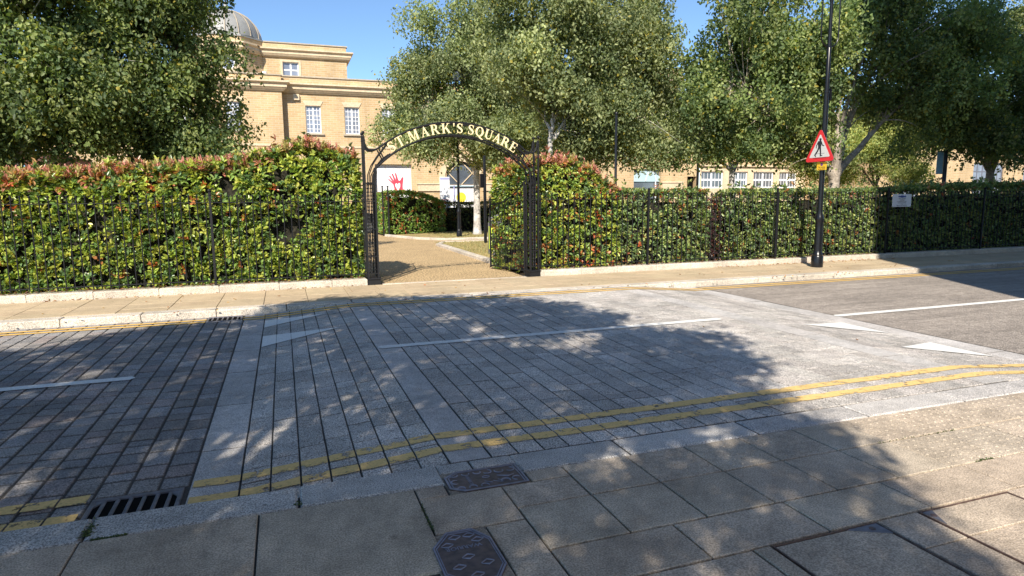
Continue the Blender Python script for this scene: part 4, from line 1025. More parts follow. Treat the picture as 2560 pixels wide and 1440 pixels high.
    if ch == 'S':
        pts = [(0.55, 0.80), (0.50, 0.90), (0.38, 0.965), (0.25, 0.95), (0.15, 0.86), (0.13, 0.74), (0.19, 0.63), (0.32, 0.54), (0.46, 0.45), (0.55, 0.33), (0.55, 0.20), (0.46, 0.08), (0.32, 0.035), (0.19, 0.07), (0.10, 0.20)]
        ws = [0.05, 0.06, 0.07, 0.08, 0.12, 0.15, 0.18, 0.19, 0.19, 0.17, 0.14, 0.09, 0.07, 0.06, 0.05]
        rib(pts, ws); bar(0.53, 0.58, 0.68, 0.97); bar(0.07, 0.12, 0.03, 0.33); return P, 0.66
    return P, 0.5
CX, CZ = 3.275, 0.70
arch = thing('gate_arch', 'black iron entrance arch with raised gold lettering over the park path', 'arch', (3.27, 12.58, 0))
def arcxz(cx, cz, r_, a0, a1, n, y): return [(cx+r_*math.sin(R(a0+(a1-a0)*i/n)), y, cz+r_*math.cos(R(a0+(a1-a0)*i/n))) for i in range(n+1)]
for y in (12.47, 12.72):
    # outer curve, swept up into the outer posts
    left = [(1.505, y, 2.80), (1.515, y, 2.68), (1.545, y, 2.60), (1.60, y, 2.555), (1.68, y, 2.555), (1.77, y, 2.59)]
    right = [(2*CX-p[0]-0.03, p[1], p[2]+0.0) for p in left][::-1]
    mb = MB(); mb.tube(left+arcxz(CX, 0.72, 2.395, -34, 34, 28, y)+right, 0.019, 8); part(mb, 'outer_rib', M['iron'], arch, True)
    mb = MB()
    inn = [(1.685, y, 1.90), (1.69, y, 2.02), (1.715, y, 2.13)]+arcxz(CX, 0.68, 2.19, -45.5, 45.5, 34, y)+[(4.845, y, 2.13), (4.865, y, 2.02), (4.87, y, 1.90)]
    mb.tube(inn, 0.019, 8); part(mb, 'inner_rib', M['iron'], arch, True)
    for sx in (-1, 1):
        f = lambda x: CX+sx*(x)
        mb = MB()
        mb.tube([(f(1.70), y+0.01, 1.9), (f(1.69), y+0.01, 2.1), (f(1.62), y+0.01, 2.28), (f(1.50), y+0.01, 2.46), (f(1.44), y+0.01, 2.53)], 0.010, 6)
        mb.tube([(f(1.64), y+0.01, 1.9), (f(1.63), y+0.01, 2.08), (f(1.56), y+0.01, 2.22), (f(1.42), y+0.01, 2.40), (f(1.28), y+0.01, 2.50)], 0.010, 6)
        mb.tube([(f(1.49), y+0.01, 2.575), (f(1.385), y+0.01, 2.36)], 0.014, 6); mb.tube([(f(1.30), y+0.01, 2.71), (f(1.50), y+0.01, 2.45)], 0.010, 6)
        part(mb, 'brace', M['iron'], arch, True)
for i, a in enumerate((-29, -16, 0, 16, 29)):
    for (r_, cz) in ((2.395, 0.72), (2.19, 0.68)):
        mb = MB(); x = CX+r_*math.sin(R(a)); z = cz+r_*math.cos(R(a)); mb.tube([(x, 12.47, z), (x, 12.72, z)], 0.010, 6); part(mb, 'tie_bar', M['iron'], arch)
# letters follow the arch
for ch, a in zip("ST.MARK'SSQUARE", (-33.2, -28.3, -25.4, -21.2, -15.4, -10.2, -4.6, -0.7, 2.2, 7.9, 12.4, 17.3, 22.0, 26.8, 31.5)):
    P, wd = serif_letter(ch); h = 0.19; aa = R(a)
    ux = Vector((math.cos(aa), 0, -math.sin(aa))); uz = Vector((math.sin(aa), 0, math.cos(aa)))
    rb = 2.207
    o0 = Vector((CX, 12.452, CZ))+uz*rb-ux*(wd*h*1.02/2)
    mb = MB()
    for k, pl in enumerate(P):
        mb.prism(pl, o0-Vector((0, 0.0004*k, 0)), ux*h*1.02, uz*h, 0.010+0.0003*k)
    part(mb, 'letter', M['gold'], arch)
for sx, xo, xi in ((-1, 1.50, 1.69), (1, 5.03, 4.855)):
    xa, xb = min(xo, xi), max(xo, xi)
    mb = MB(); mb.chbox(xa-0.02, xb+0.035, 12.44, 12.76, -0.02, 0.10, 0.006); mb.chbox(xa-0.035, xb+0.05, 12.425, 12.775, 0.1001, 0.125, 0.006)
    part(mb, 'base_block', M['iron'], arch)
    for x in (xo, xi):
        for y in (12.47, 12.72):
            top = 2.80 if x == xo else 1.92
            mb = MB(); mb.box(x-0.016, x+0.016, y-0.016, y+0.016, 0.125, top)
            if x == xo: mb.tube([(x, y, top), (x, y, top+0.04)], 0.014, 8); mb.sphere((x, y, top+0.075), 0.029, 10, 1.15); mb.lathe(x, y, [(0.024, top-0.07), (0.024, top-0.05)], 8)
            o = part(mb, 'post', M['iron'], arch, True)
    for z in (0.21, 0.54, 1.07, 1.60, 1.94):
        mb = MB()
        for y in (12.47, 12.72): mb.box(xa+0.0165, xb-0.0165, y-0.01, y+0.01, z-0.009, z+0.009)
        for x in (xa, xb): mb.box(x-0.01, x+0.01, 12.487, 12.703, z-0.009, z+0.009)
        part(mb, 'strap', M['iron'], arch)
    for x in (xa+0.065, xb-0.06):
        prf = []; z = 0.22
        while z < 1.92:
            prf += [(0.012, z), (0.017, z+0.012), (0.012, z+0.024), (0.010, z+0.06)]; z += 0.07
        for y in (12.485, 12.705):
            mb = MB(); mb.lathe(x, y, prf, 8); part(mb, 'turned_column', M['iron'], arch, True)
# gate leaves
def gate(label, hinge, free, zf, s=1):
    t = thing('iron_gate', label, 'gate', (hinge[0], hinge[1], 0))
    H_ = Vector((hinge[0], hinge[1], 0)); E_ = Vector((free[0], free[1], 0)); n = 11
    ht = lambda u: zf+(1.98-zf)*(1-u)**2.2
    P = lambda u, z: tuple(H_+(E_-H_)*u+Vector((0, 0, z)))
    mb = MB(); mb.tube([P(u/14, ht(u/14)) for u in range(15)], 0.014, 6); part(mb, 'top_rail', M['iron'], t, True)
    for z in (0.09, 0.72):
        mb = MB(); mb.tube([P(0, z), P(1, z)], 0.015, 4); part(mb, 'rail', M['iron'], t)
    for u in (0, 1):
        mb = MB(); mb.tube([P(u, 0.04), P(u, ht(u)+(0.08 if u else 0.02))], 0.02, 8)
        if u: mb.sphere(P(u, ht(u)+0.12), 0.03, 8, 1.3)
        part(mb, 'stile', M['iron'], t, True)
    for i in range(1, n):
        mb = MB(); mb.tube([P(i/n, 0.09), P(i/n, ht(i/n))], 0.008, 6); part(mb, 'bar', M['iron'], t)
        mb = MB(); mb.tube([P((i-0.5)/n, 0.09), P((i-0.5)/n, 0.74)], 0.007, 6); part(mb, 'dog_bar', M['iron'], t)
gate('black iron gate leaf swung open against the right hedge', (4.84, 12.80), (4.54, 14.25), 1.50)
gate('black iron gate leaf seen edge on behind the left arch pillar', (1.72, 12.80), (1.92, 14.2), 1.95)

# ------------------------------------------------------------------ street lamp with signs
def lamp(label, x, y, ht, hoop=True, s=1.0, name='lamp_post'):
    t = thing(name, label, 'lamp post', (x, y, 0))
    mb = MB(); mb.lathe(x, y, [(0.125*s, -0.01), (0.13*s, 0.02), (0.13*s, 0.24), (0.115*s, 0.27), (0.12*s, 0.29), (0.1*s, 0.33), (0.09*s, 0.38)], 22); part(mb, 'base', M['black'], t, True)
    mb = MB(); mb.lathe(x, y, [(0.09*s, 0.37), (0.083*s, 0.9), (0.08*s, 1.02), (0.088*s, 1.06), (0.1*s, 1.10), (0.09*s, 1.16), (0.062*s, 1.24), (0.062*s, 1.30)], 22); part(mb, 'lower_column', M['black'], t, True)
    mb = MB(); mb.lathe(x, y, [(0.06*s, 1.25), (0.055*s, 3.9), (0.064*s, 3.91), (0.064*s, 3.95), (0.048*s, 3.96), (0.045*s, ht), (0.03*s, ht+0.03)], 18); part(mb, 'shaft', M['black'], t, True)
    if hoop:
        w_ = 0.245; z = ht
        mb = MB()
        pts = [(x+w_*math.cos(R(a))*1.0, y-w_*math.sin(R(0)), z+0.26+0.24*math.sin(R(a))) for a in range(180, 361, 15)]
        pts = [(x-w_, y, z+1.75)]+pts+[(x+w_, y, z+1.75)]+[(x+w_*math.cos(R(a)), y, z+1.75+0.22*math.sin(R(a))) for a in range(15, 166, 15)]+[(x-w_, y, z+1.75)]
        mb.tube(pts, 0.016, 8); part(mb, 'hoop', M['black'], t, True)
        mb = MB(); mb.lathe(x, y, [(0.04, z), (0.035, z+0.95)], 12); part(mb, 'stem', M['black'], t, True); z += 0.93
        mb = MB(); mb.lathe(x, y, [(0.035, z+0.02), (0.045, z+0.12), (0.07, z+0.3), (0.10, z+0.34), (0.10, z+0.36)], 16); lb = part(mb, 'lantern_holder', M['black'], t, True)
        mb = MB(); mb.lathe(x, y, [(0.09, z+0.361), (0.14, z+0.5), (0.13, z+0.66), (0.08, z+0.74)], 16); part(mb, 'globe', M['glass2'], t, True)
        mb = MB(); mb.lathe(x, y, [(0.15, z+0.741), (0.13, z+0.80), (0.05, z+0.88), (0.015, z+1.0), (0.015, z+1.07)], 16); part(mb, 'lantern_cap', M['black'], t, True)
    return t
lp = lamp('tall black lamp post carrying the red warning triangle on the far pavement', 11.60, 11.52, 4.87)
mb = MB(); mb.box(11.66, 11.70, 11.47, 11.55, 3.75, 4.0); part(mb, 'junction_box', M['black'], lp)
# warning triangle: faces the traffic, i.e. towards -X
sg = thing('warning_sign', 'red bordered triangle with walking figure fixed to the lamp post', 'road sign', (11.50, 11.45, 2.7))
SX = 11.485
def rtri(w_, h_, cy0, r_, zc):
    """rounded triangle outline in (u,z), u to the right seen from -X (i.e. towards -Y)"""
    P = [(-w_/2, zc), (w_/2, zc), (0, zc+h_)]; out = []
    for i in range(3):
        p = Vector(P[i]); a = (Vector(P[i-1])-p).normalized(); b = (Vector(P[(i+1) % 3])-p).normalized()
        bis = (a+b).normalized(); ang = a.angle(b)/2; c = p+bis*(r_/math.sin(ang))
        s0 = c-bis*r_
        v1 = p+a*(r_/math.tan(ang))-c; v2 = p+b*(r_/math.tan(ang))-c
        t1 = math.atan2(v1.y, v1.x); t2 = math.atan2(v2.y, v2.x)
        d = (t2-t1+math.pi) % (2*math.pi)-math.pi
        out += [(c.x+r_*math.cos(t1+d*k/6), c.y+r_*math.sin(t1+d*k/6)) for k in range(7)]
    return out
UY = Vector((0, -1, 0)); UZ = Vector((0, 0, 1))
zc0 = 2.40; yc = 11.50
def sgn(poly, name, mat, off, dep=0.003, par=sg):
    mb = MB(); mb.prism(poly, (SX-off, yc, 0), UY, UZ, dep); return part(mb, name, mat, par)
sgn(rtri(0.86, 0.745, 0, 0.05, zc0), 'red_border', M['red'], 0.003, 0.004)
sgn([(u*1.0, z) for u, z in rtri(0.60, 0.52, 0, 0.02, zc0+0.093)], 'white_panel', M['signwhite'], 0.0085, 0.0015)
mb = MB(); mb.prism(rtri(0.87, 0.755, 0, 0.05, zc0-0.005), (SX+0.001, yc, 0), UY, UZ, 0.003); part(mb, 'backing_plate', M['grate'], sg)
mb = MB()
def mp(poly, k): q_ = 1.22 if k < 7 else 0.86; mb.prism([(u*q_, zc0+0.088+z*(1.06 if k < 7 else 1.0)) for u, z in poly], (SX-0.0105-0.0002*k, yc, 0), UY, UZ, 0.001)
mp([(0.005+0.026*math.cos(2*math.pi*k/12), 0.375+0.030*math.sin(2*math.pi*k/12)) for k in range(12)], 0)
mp([(-0.012, 0.355), (-0.012, 0.34), (0.018, 0.34), (0.018, 0.355)], 1)
mp([(-0.045, 0.345), (0.028, 0.345), (0.040, 0.325), (0.026, 0.21), (-0.040, 0.21), (-0.052, 0.325)], 2)
mp([(0.022, 0.34), (0.042, 0.325), (0.062, 0.265), (0.098, 0.245), (0.104, 0.228), (0.052, 0.245), (0.032, 0.29)], 3)
mp([(-0.05, 0.335), (-0.036, 0.31), (-0.07, 0.25), (-0.076, 0.20), (-0.092, 0.20), (-0.088, 0.262)], 4)
mp([(-0.040, 0.215), (0.0, 0.215), (-0.035, 0.13), (-0.092, 0.055), (-0.078, 0.02), (-0.092, 0.015), (-0.125, 0.06), (-0.062, 0.15)], 5)
mp([(-0.012, 0.215), (0.026, 0.215), (0.038, 0.12), (0.038, 0.045), (0.068, 0.05), (0.068, 0.035), (0.012, 0.022), (0.008, 0.11)], 6)
part(mb, 'walking_figure', M['ink'], sg)
mb = MB()
for k in range(13): mp([(-0.21+0.034*k, -0.012), (-0.19+0.034*k, -0.012), (-0.19+0.034*k, -0.004), (-0.21+0.034*k, -0.004)], 7)
for k in range(9): mp([(-0.15+0.036*k, 0.085), (-0.128+0.036*k, 0.085), (-0.128+0.036*k, 0.092), (-0.15+0.036*k, 0.092)], 7)
part(mb, 'stud_marks', M['ink'], sg)
mb = MB()
for z in (2.55, 2.9): mb.box(SX+0.004, 11.62, 11.46, 11.56, z, z+0.03)
part(mb, 'bracket', M['grate'], sg)
yp = thing('parking_plate', 'small yellow plate below the warning triangle on the lamp post', 'sign', (11.53, 11.45, 2.3))
mb = MB(); mb.prism([(-0.14, 2.21), (0.14, 2.21), (0.14, 2.385), (-0.14, 2.385)], (11.52, 11.46, 0), UY, UZ, 0.004); part(mb, 'plate', M['yplate'], yp)
mb = MB(); mb.prism([(0.035*math.cos(2*math.pi*k/16), 2.335+0.035*math.sin(2*math.pi*k/16)) for k in range(16)], (11.5155, 11.46, 0), UY, UZ, 0.001); part(mb, 'no_waiting_disc', M['blue'], yp)
mb = MB(); mb.prism([(-0.027, 2.315), (-0.019, 2.307), (0.027, 2.355), (0.019, 2.363)], (11.514, 11.46, 0), UY, UZ, 0.0008); part(mb, 'red_slash', M['red'], yp)
rz = (math.pi/2, 0, -math.pi/2)
text_mesh('No waiting', 0.042, M['ink'], 'lettering', (11.5145, 11.46, 2.275), rz, 0.0006, yp)
text_mesh('at any time', 0.042, M['ink'], 'lettering', (11.5145, 11.46, 2.235), rz, 0.0006, yp)
# white notice on the railings
nb = thing('notice_board', 'white notice with blue emblem fixed to the shaded railings', 'sign', (15.33, 12.5, 1.5))
mb = MB(); mb.chbox(15.0, 15.66, 12.505, 12.515, 1.335, 1.665, 0.001); part(mb, 'board', M['signgrey'], nb)
mb = MB(); c0 = Vector((15.33, 12.5035, 1.60))
for (dx, a, b, k) in ((0, 0.085, 0.028, 0), (-0.10, 0.04, 0.018, 1), (0.10, 0.04, 0.018, 2)):
    mb.prism([(dx+a*math.cos(2*math.pi*i/20), b*math.sin(2*math.pi*i/20)) for i in range(20)], c0-Vector((0, 0.0003*k, 0)), (1, 0, 0), (0, 0, 1), 0.001)
part(mb, 'emblem', M['blue'], nb)
ry = (math.pi/2, 0, 0)
for tx, dz, sz in (('PRIVATE  PROPERTY', 0.045, 0.028), ('CLAMPING', 0.008, 0.034), ('IS IN OPERATION 24 HOURS', -0.032, 0.026), ('CONTACT THE SITE OFFICE', -0.065, 0.024), ('OR CALL', -0.094, 0.022), ('VEHICLES NOT PERMITTED', -0.13, 0.03)):
    text_mesh(tx, sz, M['ink'], 'lettering', (15.33, 12.5035, 1.50+dz), ry, 0.0006, nb)

lamp('slim black lamp post on the grass framed by the arch', 7.16, 26.9, 5.3, s=0.95)
p1 = thing('park_post', 'thin black pole rising behind the low hedge', 'pole', (7.62, 13.9, 0))
mb = MB(); mb.lathe(7.62, 13.9, [(0.05, 0), (0.045, 1.0), (0.032, 1.02), (0.03, 3.6)], 12); part(mb, 'shaft', M['black'], p1, True)
mb = MB(); mb.sphere((7.62, 13.9, 3.62), 0.045, 10); part(mb, 'cap', M['black'], p1, True)
p2 = thing('park_post', 'dark pole with pale blue banner behind the shaded hedge', 'pole', (21.5, 16.0, 0))
mb = MB(); mb.lathe(21.5, 16.0, [(0.1, 0), (0.09, 1.1), (0.065, 1.15), (0.06, 5.4)], 14); part(mb, 'shaft', M['black'], p2, True)
mb = MB(); mb.chbox(21.08, 21.38, 15.99, 16.0, 2.35, 3.1, 0.001); part(mb, 'banner', M['ltblue'], p2)
mb = MB(); mb.tube([(21.08, 16.0, 3.12), (21.5, 16.0, 3.12)], 0.012, 6); part(mb, 'banner_arm', M['black'], p2)
p3 = thing('park_post', 'dark signal pole just left of the bin behind the gate', 'pole', (6.98, 22.5, 0))
mb = MB(); mb.lathe(6.98, 22.5, [(0.06, 0), (0.055, 3.2)], 12); part(mb, 'shaft', M['black'], p3, True)
mb = MB(); mb.chbox(6.80, 6.92, 22.45, 22.6, 2.05, 2.55, 0.02); part(mb, 'box', M['black'], p3)
p4 = thing('park_post', 'dark pole in front of the doorway beside the cream bays', 'pole', (17.2, 24.0, 0))
mb = MB(); mb.lathe(17.2, 24.0, [(0.06, 0), (0.05, 4.6)], 12); part(mb, 'shaft', M['black'], p4, True)
mb = MB(); mb.sphere((17.2, 24, 4.62), 0.07, 10); part(mb, 'cap', M['black'], p4, True)
# litter bin
bn = thing('litter_bin', 'dark litter bin with lime green poster beside the gate leaf', 'bin', (5.80, 17.67, 0))
mb = MB(); mb.lathe(5.80, 17.67, [(0.22, 0), (0.23, 0.04), (0.23, 0.95), (0.2, 0.98), (0.21, 1.02), (0.2, 1.12), (0.12, 1.2), (0.02, 1.22)], 20); part(mb, 'body', M['grate'], bn, True)
mb = MB()
for k in range(9):
    a0 = R(190+k*10); a1 = R(200+k*10); q = 0.234
    mb.add([(5.80+q*math.cos(a0), 17.67+q*math.sin(a0), 0.2), (5.80+q*math.cos(a1), 17.67+q*math.sin(a1), 0.2), (5.80+q*math.cos(a1), 17.67+q*math.sin(a1), 0.86), (5.80+q*math.cos(a0), 17.67+q*math.sin(a0), 0.86)], [(0, 1, 2, 3)])
part(mb, 'poster', M['lime'], bn)
mb = MB()
for k in (3, 4, 5):
    a0 = R(190+k*10); a1 = R(200+k*10); q = 0.236
    for z0, z1 in ((0.34, 0.48), (0.54, 0.66)): mb.add([(5.80+q*math.cos(a0), 17.67+q*math.sin(a0), z0), (5.80+q*math.cos(a1), 17.67+q*math.sin(a1), z0), (5.80+q*math.cos(a1), 17.67+q*math.sin(a1), z1), (5.80+q*math.cos(a0), 17.67+q*math.sin(a0), z1)], [(0, 1, 2, 3)])
part(mb, 'poster_print', M['signgrey'], bn)
# finial posts by the back hedge
for lab, x, y, h in (('left one of two thin black posts at the back hedge corner', 4.36, 29.9, 2.2), ('right one of two thin black posts at the back hedge corner', 4.60, 29.85, 2.2)):
    t = thing('railing_post', lab, 'post', (x, y, 0), group='thin black posts at the back hedge')
    mb = MB(); mb.box(x-0.03, x+0.03, y-0.03, y+0.03, 0, h); part(mb, 'shaft', M['iron'], t)
    mb = MB(); mb.sphere((x, y, h+0.05), 0.05, 8); part(mb, 'finial', M['iron'], t, True)
t = thing('back_railings', 'distant thin railings showing above the dark back hedge', 'railings', (13, 32.0, 0))
mb = MB(); mb.box(7.7, 20, 31.98, 32.0, 1.5, 1.53); mb.box(7.7, 20, 31.98, 32.0, 0.1, 0.13); part(mb, 'rails', M['iron'], t)
mb = MB(); x = 7.8
while x < 20: mb.tube([(x, 31.97, 0), (x, 31.97, 1.66)], 0.012, 4); x += 0.14
part(mb, 'bars', M['iron'], t)

# parked car, mostly hidden behind the left pillar
car = thing('parked_car', 'dark car parked beyond the path behind the left arch pillar', 'car', (2.8, 33.6, 0))
def carbody():
    pr = [(0.78, 0.35), (0.80, 0.75), (0.95, 0.95), (1.5, 1.05), (2.1, 1.42), (3.3, 1.45), (3.85, 1.05), (4.6, 0.92), (4.80, 0.75), (4.82, 0.35), (4.6, 0.22), (1.0, 0.22)]
    mb = MB(); k = len(pr); vs = []
    for y, s in ((32.85, 0.90), (32.75, 1.0), (34.45, 1.0), (34.35, 0.9)):
        for (x, z) in pr: vs.append((2.8+(x-2.8)*(0.985 if s < 1 else 1), y if z < 1.1 else (y+0.18 if y < 33.5 else y-0.18), 0.22+(z-0.22)*(0.98 if s < 1 else 1)))
    fs = [tuple(range(k-1, -1, -1)), tuple(3*k+i for i in range(k))]
    for j in range(3): fs += [(j*k+i, j*k+(i+1) % k, (j+1)*k+(i+1) % k, (j+1)*k+i) for i in range(k)]
    mb.add(vs, fs); return mb
# simple ordering: outer side rings first
o = part(carbody(), 'body', M['carpaint'], car, False)
for x in (1.55, 4.05):
    for y in (32.78, 34.28):
        mb = MB(); mb.tube([(x, y-0.04, 0.32), (x, y+0.16, 0.32)], 0.32, 20); wh = part(mb, 'wheel', M['rubber'], car)
        mb = MB(); mb.tube([(x, y-0.05, 0.32), (x, y-0.041, 0.32)], 0.2, 16); mb.build('rim', M['chrome'], wh)
mb = MB(); mb.box(4.66, 4.80, 32.735, 32.80, 0.66, 0.78); part(mb, 'indicator', M['orange'], car)
mb = MB(); mb.box(4.826, 4.835, 33.3, 33.9, 0.42, 0.52); part(mb, 'number_plate', M['signgrey'], car)
mb = MB(); mb.prism([(2.05, 1.10), (3.55, 1.10), (3.2, 1.38), (2.25, 1.38)], (0, 32.86, 0), (1, 0, 0), (0, 0, 1), 0.02); part(mb, 'side_window', M['glass'], car)

# ------------------------------------------------------------------ buildings
def facade(mb, x0, x1, z0, z1, Y, ops, reveal=0.14):
    xs = sorted(set([x0, x1]+[q for o in ops for q in (o[0], o[1])])); zs = sorted(set([z0, z1]+[q for o in ops for q in (o[2], o[3])]))
    for i in range(len(xs)-1):
        for j in range(len(zs)-1):
            cx = (xs[i]+xs[i+1])/2; cz = (zs[j]+zs[j+1])/2
            if any(o[0] < cx < o[1] and o[2] < cz < o[3] for o in ops): continue
            mb.add([(xs[i], Y, zs[j]), (xs[i+1], Y, zs[j]), (xs[i+1], Y, zs[j+1]), (xs[i], Y, zs[j+1])], [(0, 1, 2, 3)])
    for a, b, c, d in ops:
        yb = Y+reveal
        mb.add([(a, Y, c), (a, yb, c), (a, yb, d), (a, Y, d)], [(0, 1, 2, 3)]); mb.add([(b, Y, c), (b, yb, c), (b, yb, d), (b, Y, d)], [(0, 3, 2, 1)])
        mb.add([(a, Y, d), (a, yb, d), (b, yb, d), (b, Y, d)], [(0, 1, 2, 3)]); mb.add([(a, Y, c), (a, yb, c), (b, yb, c), (b, Y, c)], [(0, 3, 2, 1)])
def window(bld, a, b, c, d, Y, cols, rows, split=None, lintel=True, sill=True, glass='glass2', fr=0.055, bar=0.03, surround=False, mat='white'):
    y = Y+0.08
    mb = MB()
    mb.box(a, b, y, y+0.06, c, c+fr); mb.box(a, b, y, y+0.06, d-fr, d); mb.box(a, a+fr, y, y+0.06, c+fr+0.0005, d-fr-0.0005); mb.box(b-fr, b, y, y+0.06, c+fr+0.0005, d-fr-0.0005)
    for i in range(1, cols):
        xx = a+(b-a)*i/cols; thick = fr*0.8 if i*2 == cols else bar/2
        mb.box(xx-thick, xx+thick, y+0.011, y+0.05, c+fr+0.0005, d-fr-0.0005)
    sp = split if split is not None else []
    for zz, tk in [(c+(d-c)*r_/rows, bar/2) for r_ in range(1, rows)]+[(s_, fr*0.7) for s_ in sp]:
        mb.box(a+fr+0.0005, b-fr-0.0005, y+0.013, y+0.048, zz-tk, zz+tk)
    fo = part(mb, 'window', M[mat], bld)
    mb = MB(); mb.add([(a, y+0.03, c), (b, y+0.03, c), (b, y+0.03, d), (a, y+0.03, d)], [(0, 1, 2, 3)]); mb.build('pane', M[glass], fo)
    if sill: mb = MB(); mb.chbox(a-0.1, b+0.14, Y-0.1, Y+0.0795, c-0.1, c-0.001, 0.01); mb.build('sill', M['dressgrey'], fo)
    if lintel: mb = MB(); mb.prism([(a+0.0, d+0.002), (b-0.0, d+0.002), (b+0.14, d+0.26), (a-0.14, d+0.26)], (0, Y-0.004, 0), (1, 0, 0), (0, 0, 1), 0.03); mb.build('lintel', M['dress'], fo)
    if surround:
        mb = MB(); s_ = 0.12
        for q in ((a-s_, a-0.001, c, d), (b+0.001, b+s_, c, d), (a-s_, b+s_, d+0.001, d+s_)): mb.box(q[0], q[1], Y-0.035, Y+0.04, q[2], q[3])
        mb.build('surround', M['dress'], fo)
def cornice(bld, pts, z0, z1, proj, name='cornice', mat='dress'):
    """stone cornice along a plan polyline; outward side is to the right of travel"""
    h = z1-z0
    prf = [(0.0, z0), (0.10, z0), (0.12, z0+h*0.10), (0.16, z0+h*0.12), (proj*0.62, z0+h*0.34), (proj*0.66, z0+h*0.36), (proj*0.66, z0+h*0.66), (proj*0.74, z0+h*0.68), (proj*0.95, z0+h*0.80), (proj, z0+h*0.82), (proj, z0+h*0.97), (proj*0.9, z1), (0.0, z1+0.02)]
    mb = MB(); n = len(pts); k = len(prf); vs = []
    for i, p in enumerate(pts):
        p = Vector(p); d0 = (p-Vector(pts[i-1])).normalized() if i else None; d1 = (Vector(pts[i+1])-p).normalized() if i < n-1 else None
        n0 = Vector((d0.y, -d0.x)) if d0 else None; n1 = Vector((d1.y, -d1.x)) if d1 else None
        if n0 and n1: nn = (n0+n1); nn = nn/nn.dot(n0) if abs(nn.dot(n0)) > 0.1 else n0
        else: nn = n0 or n1
        for (o_, z) in prf: vs.append((p.x+nn.x*o_, p.y+nn.y*o_, z))
    fs = [(i*k+j, (i+1)*k+j, (i+1)*k+j+1, i*k+j+1) for i in range(n-1) for j in range(k-1)]
    fs.append(tuple(range(k-1, -1, -1))); fs.append(tuple((n-1)*k+j for j in range(k)))
    mb.add(vs, fs); return part(mb, name, M[mat], bld)
YM, YL, YT = 38.0, 37.5, 39.0
bd = thing('brick_building', 'large buff brick building with stone cornices and a leaded dome', 'building', (6, 40, 0))
wins = [(1.49, 2.30), (3.58, 4.40), (5.66, 6.48), (7.75, 8.57), (9.85, 10.67), (11.95, 12.77), (14.05, 14.87), (16.1, 16.9), (18.2, 19.0)]
ops = [(a, b, 5.37, 6.86) for a, b in wins]+[(5.17, 7.30, 0.0, 3.72), (9.05, 11.5, 0.0, 2.5), (9.4, 11.15, 2.5, 4.0), (22.2, 24.3, 0.0, 3.6), (26.4, 27.15, 0, 3.1)]
mb = MB(); facade(mb, 0.3, 25.5, 0, 8.35, YM, [o for o in ops if o[1] < 25.5], 0.25)
facade(mb, 25.5, 27.35, 0, 7.6, YM, [(26.4, 27.15, 0, 3.1)], 0.4); facade(mb, 27.35, 60, 3.8, 7.6, YM, [])
lops = [(-2.56, -1.76, 5.37, 6.86), (-4.9, -4.1, 5.37, 6.86), (-7.2, -6.4, 5.37, 6.86)]
facade(mb, -10.9, 0.3, 0, 8.30, YL, lops, 0.2)
mb.add([(0.3, YL, 0), (0.3, YM, 0), (0.3, YM, 8.3), (0.3, YL, 8.3)], [(0, 1, 2, 3)])
mb.add([(-10.9, YL, 0), (-10.9, 55, 0), (-10.9, 55, 8.3), (-10.9, YL, 8.3)], [(0, 3, 2, 1)])
mb.add([(60, YM, 0), (60, 55, 0), (60, 55, 7.6), (60, YM, 7.6)], [(0, 1, 2, 3)])
mb.add([(-10.9, YL+0.4, 8.0), (0.3, YL+0.4, 8.0), (0.3, 55, 8.0), (-10.9, 55, 8.0)], [(0, 1, 2, 3)])
mb.add([(0.3, YM+0.4, 8.0), (25.5, YM+0.4, 8.0), (25.5, 55, 8.0), (0.3, 55, 8.0)], [(0, 1, 2, 3)])
mb.add([(25.5, YM+0.2, 7.5), (60, YM+0.2, 7.5), (60, 55, 7.5), (25.5, 55, 7.5)], [(0, 1, 2, 3)])
mb.add([(25.5, YM, 7.5), (25.5, 50, 7.5), (25.5, 50, 10.2), (25.5, YM, 10.2)], [(0, 1, 2, 3)])
part(mb, 'wall', M['brick'], bd)
for (a, b) in wins: window(bd, a, b, 5.37, 6.86, YM, 4, 6, [6.35], True, True)
for (a, b, c, d) in lops: window(bd, a, b, c, d, YL, 4, 6, [6.35], True, True)
cornice(bd, [(-11.1, YL), (0.3, YL), (0.3, YM), (25.55, YM)], 7.50, 8.0, 0.42)
mb = MB(); mb.chbox(-10.95, 0.36, YL-0.06, YL+0.4, 8.301, 8.37, 0.01); mb.chbox(0.361, 25.6, YM-0.06, YM+0.4, 8.351, 8.42, 0.01); part(mb, 'coping', M['dressgrey'], bd)
mb = MB(); mb.box(-10.95, 0.33, YL-0.04, YL-0.001, 4.60, 4.70); mb.box(0.331, 27.3, YM-0.04, YM-0.001, 4.60, 4.70); part(mb, 'string_course', M['dress'], bd)
mb = MB(); mb.chbox(0.88, 1.2, YM-0.14, YM-0.001, 7.12, 7.44, 0.02); part(mb, 'alarm_box', M['dress'], bd)
# top storey with octagonal lantern
OX, OY, OS = -2.33, 39.76, 1.91
octp = [(OX+OS*math.cos(R(22.5+45*k)), OY+OS*math.sin(R(22.5+45*k))) for k in range(8)]
tw = MB()
facade(tw, -0.56, 3.92, 8.0, 10.3, YT, [(0.44, 1.29, 8.45, 9.32)], 0.15)
tw.add([(3.92, YT, 8), (3.92, 46, 8), (3.92, 46, 10.3), (3.92, YT, 10.3)], [(0, 1, 2, 3)])
tw.add([(-0.56, YT+.3, 10.2), (3.92, YT+.3, 10.2), (3.92, 46, 10.2), (-0.56, 46, 10.2)], [(0, 1, 2, 3)])
for k in range(8):
    a, b = octp[k], octp[(k+1) % 8]
    if k == 5: continue
    tw.add([(*a, 8), (*b, 8), (*b, 10.3), (*a, 10.3)], [(0, 1, 2, 3)])
a, b = octp[5], octp[6]; yF = a[1]
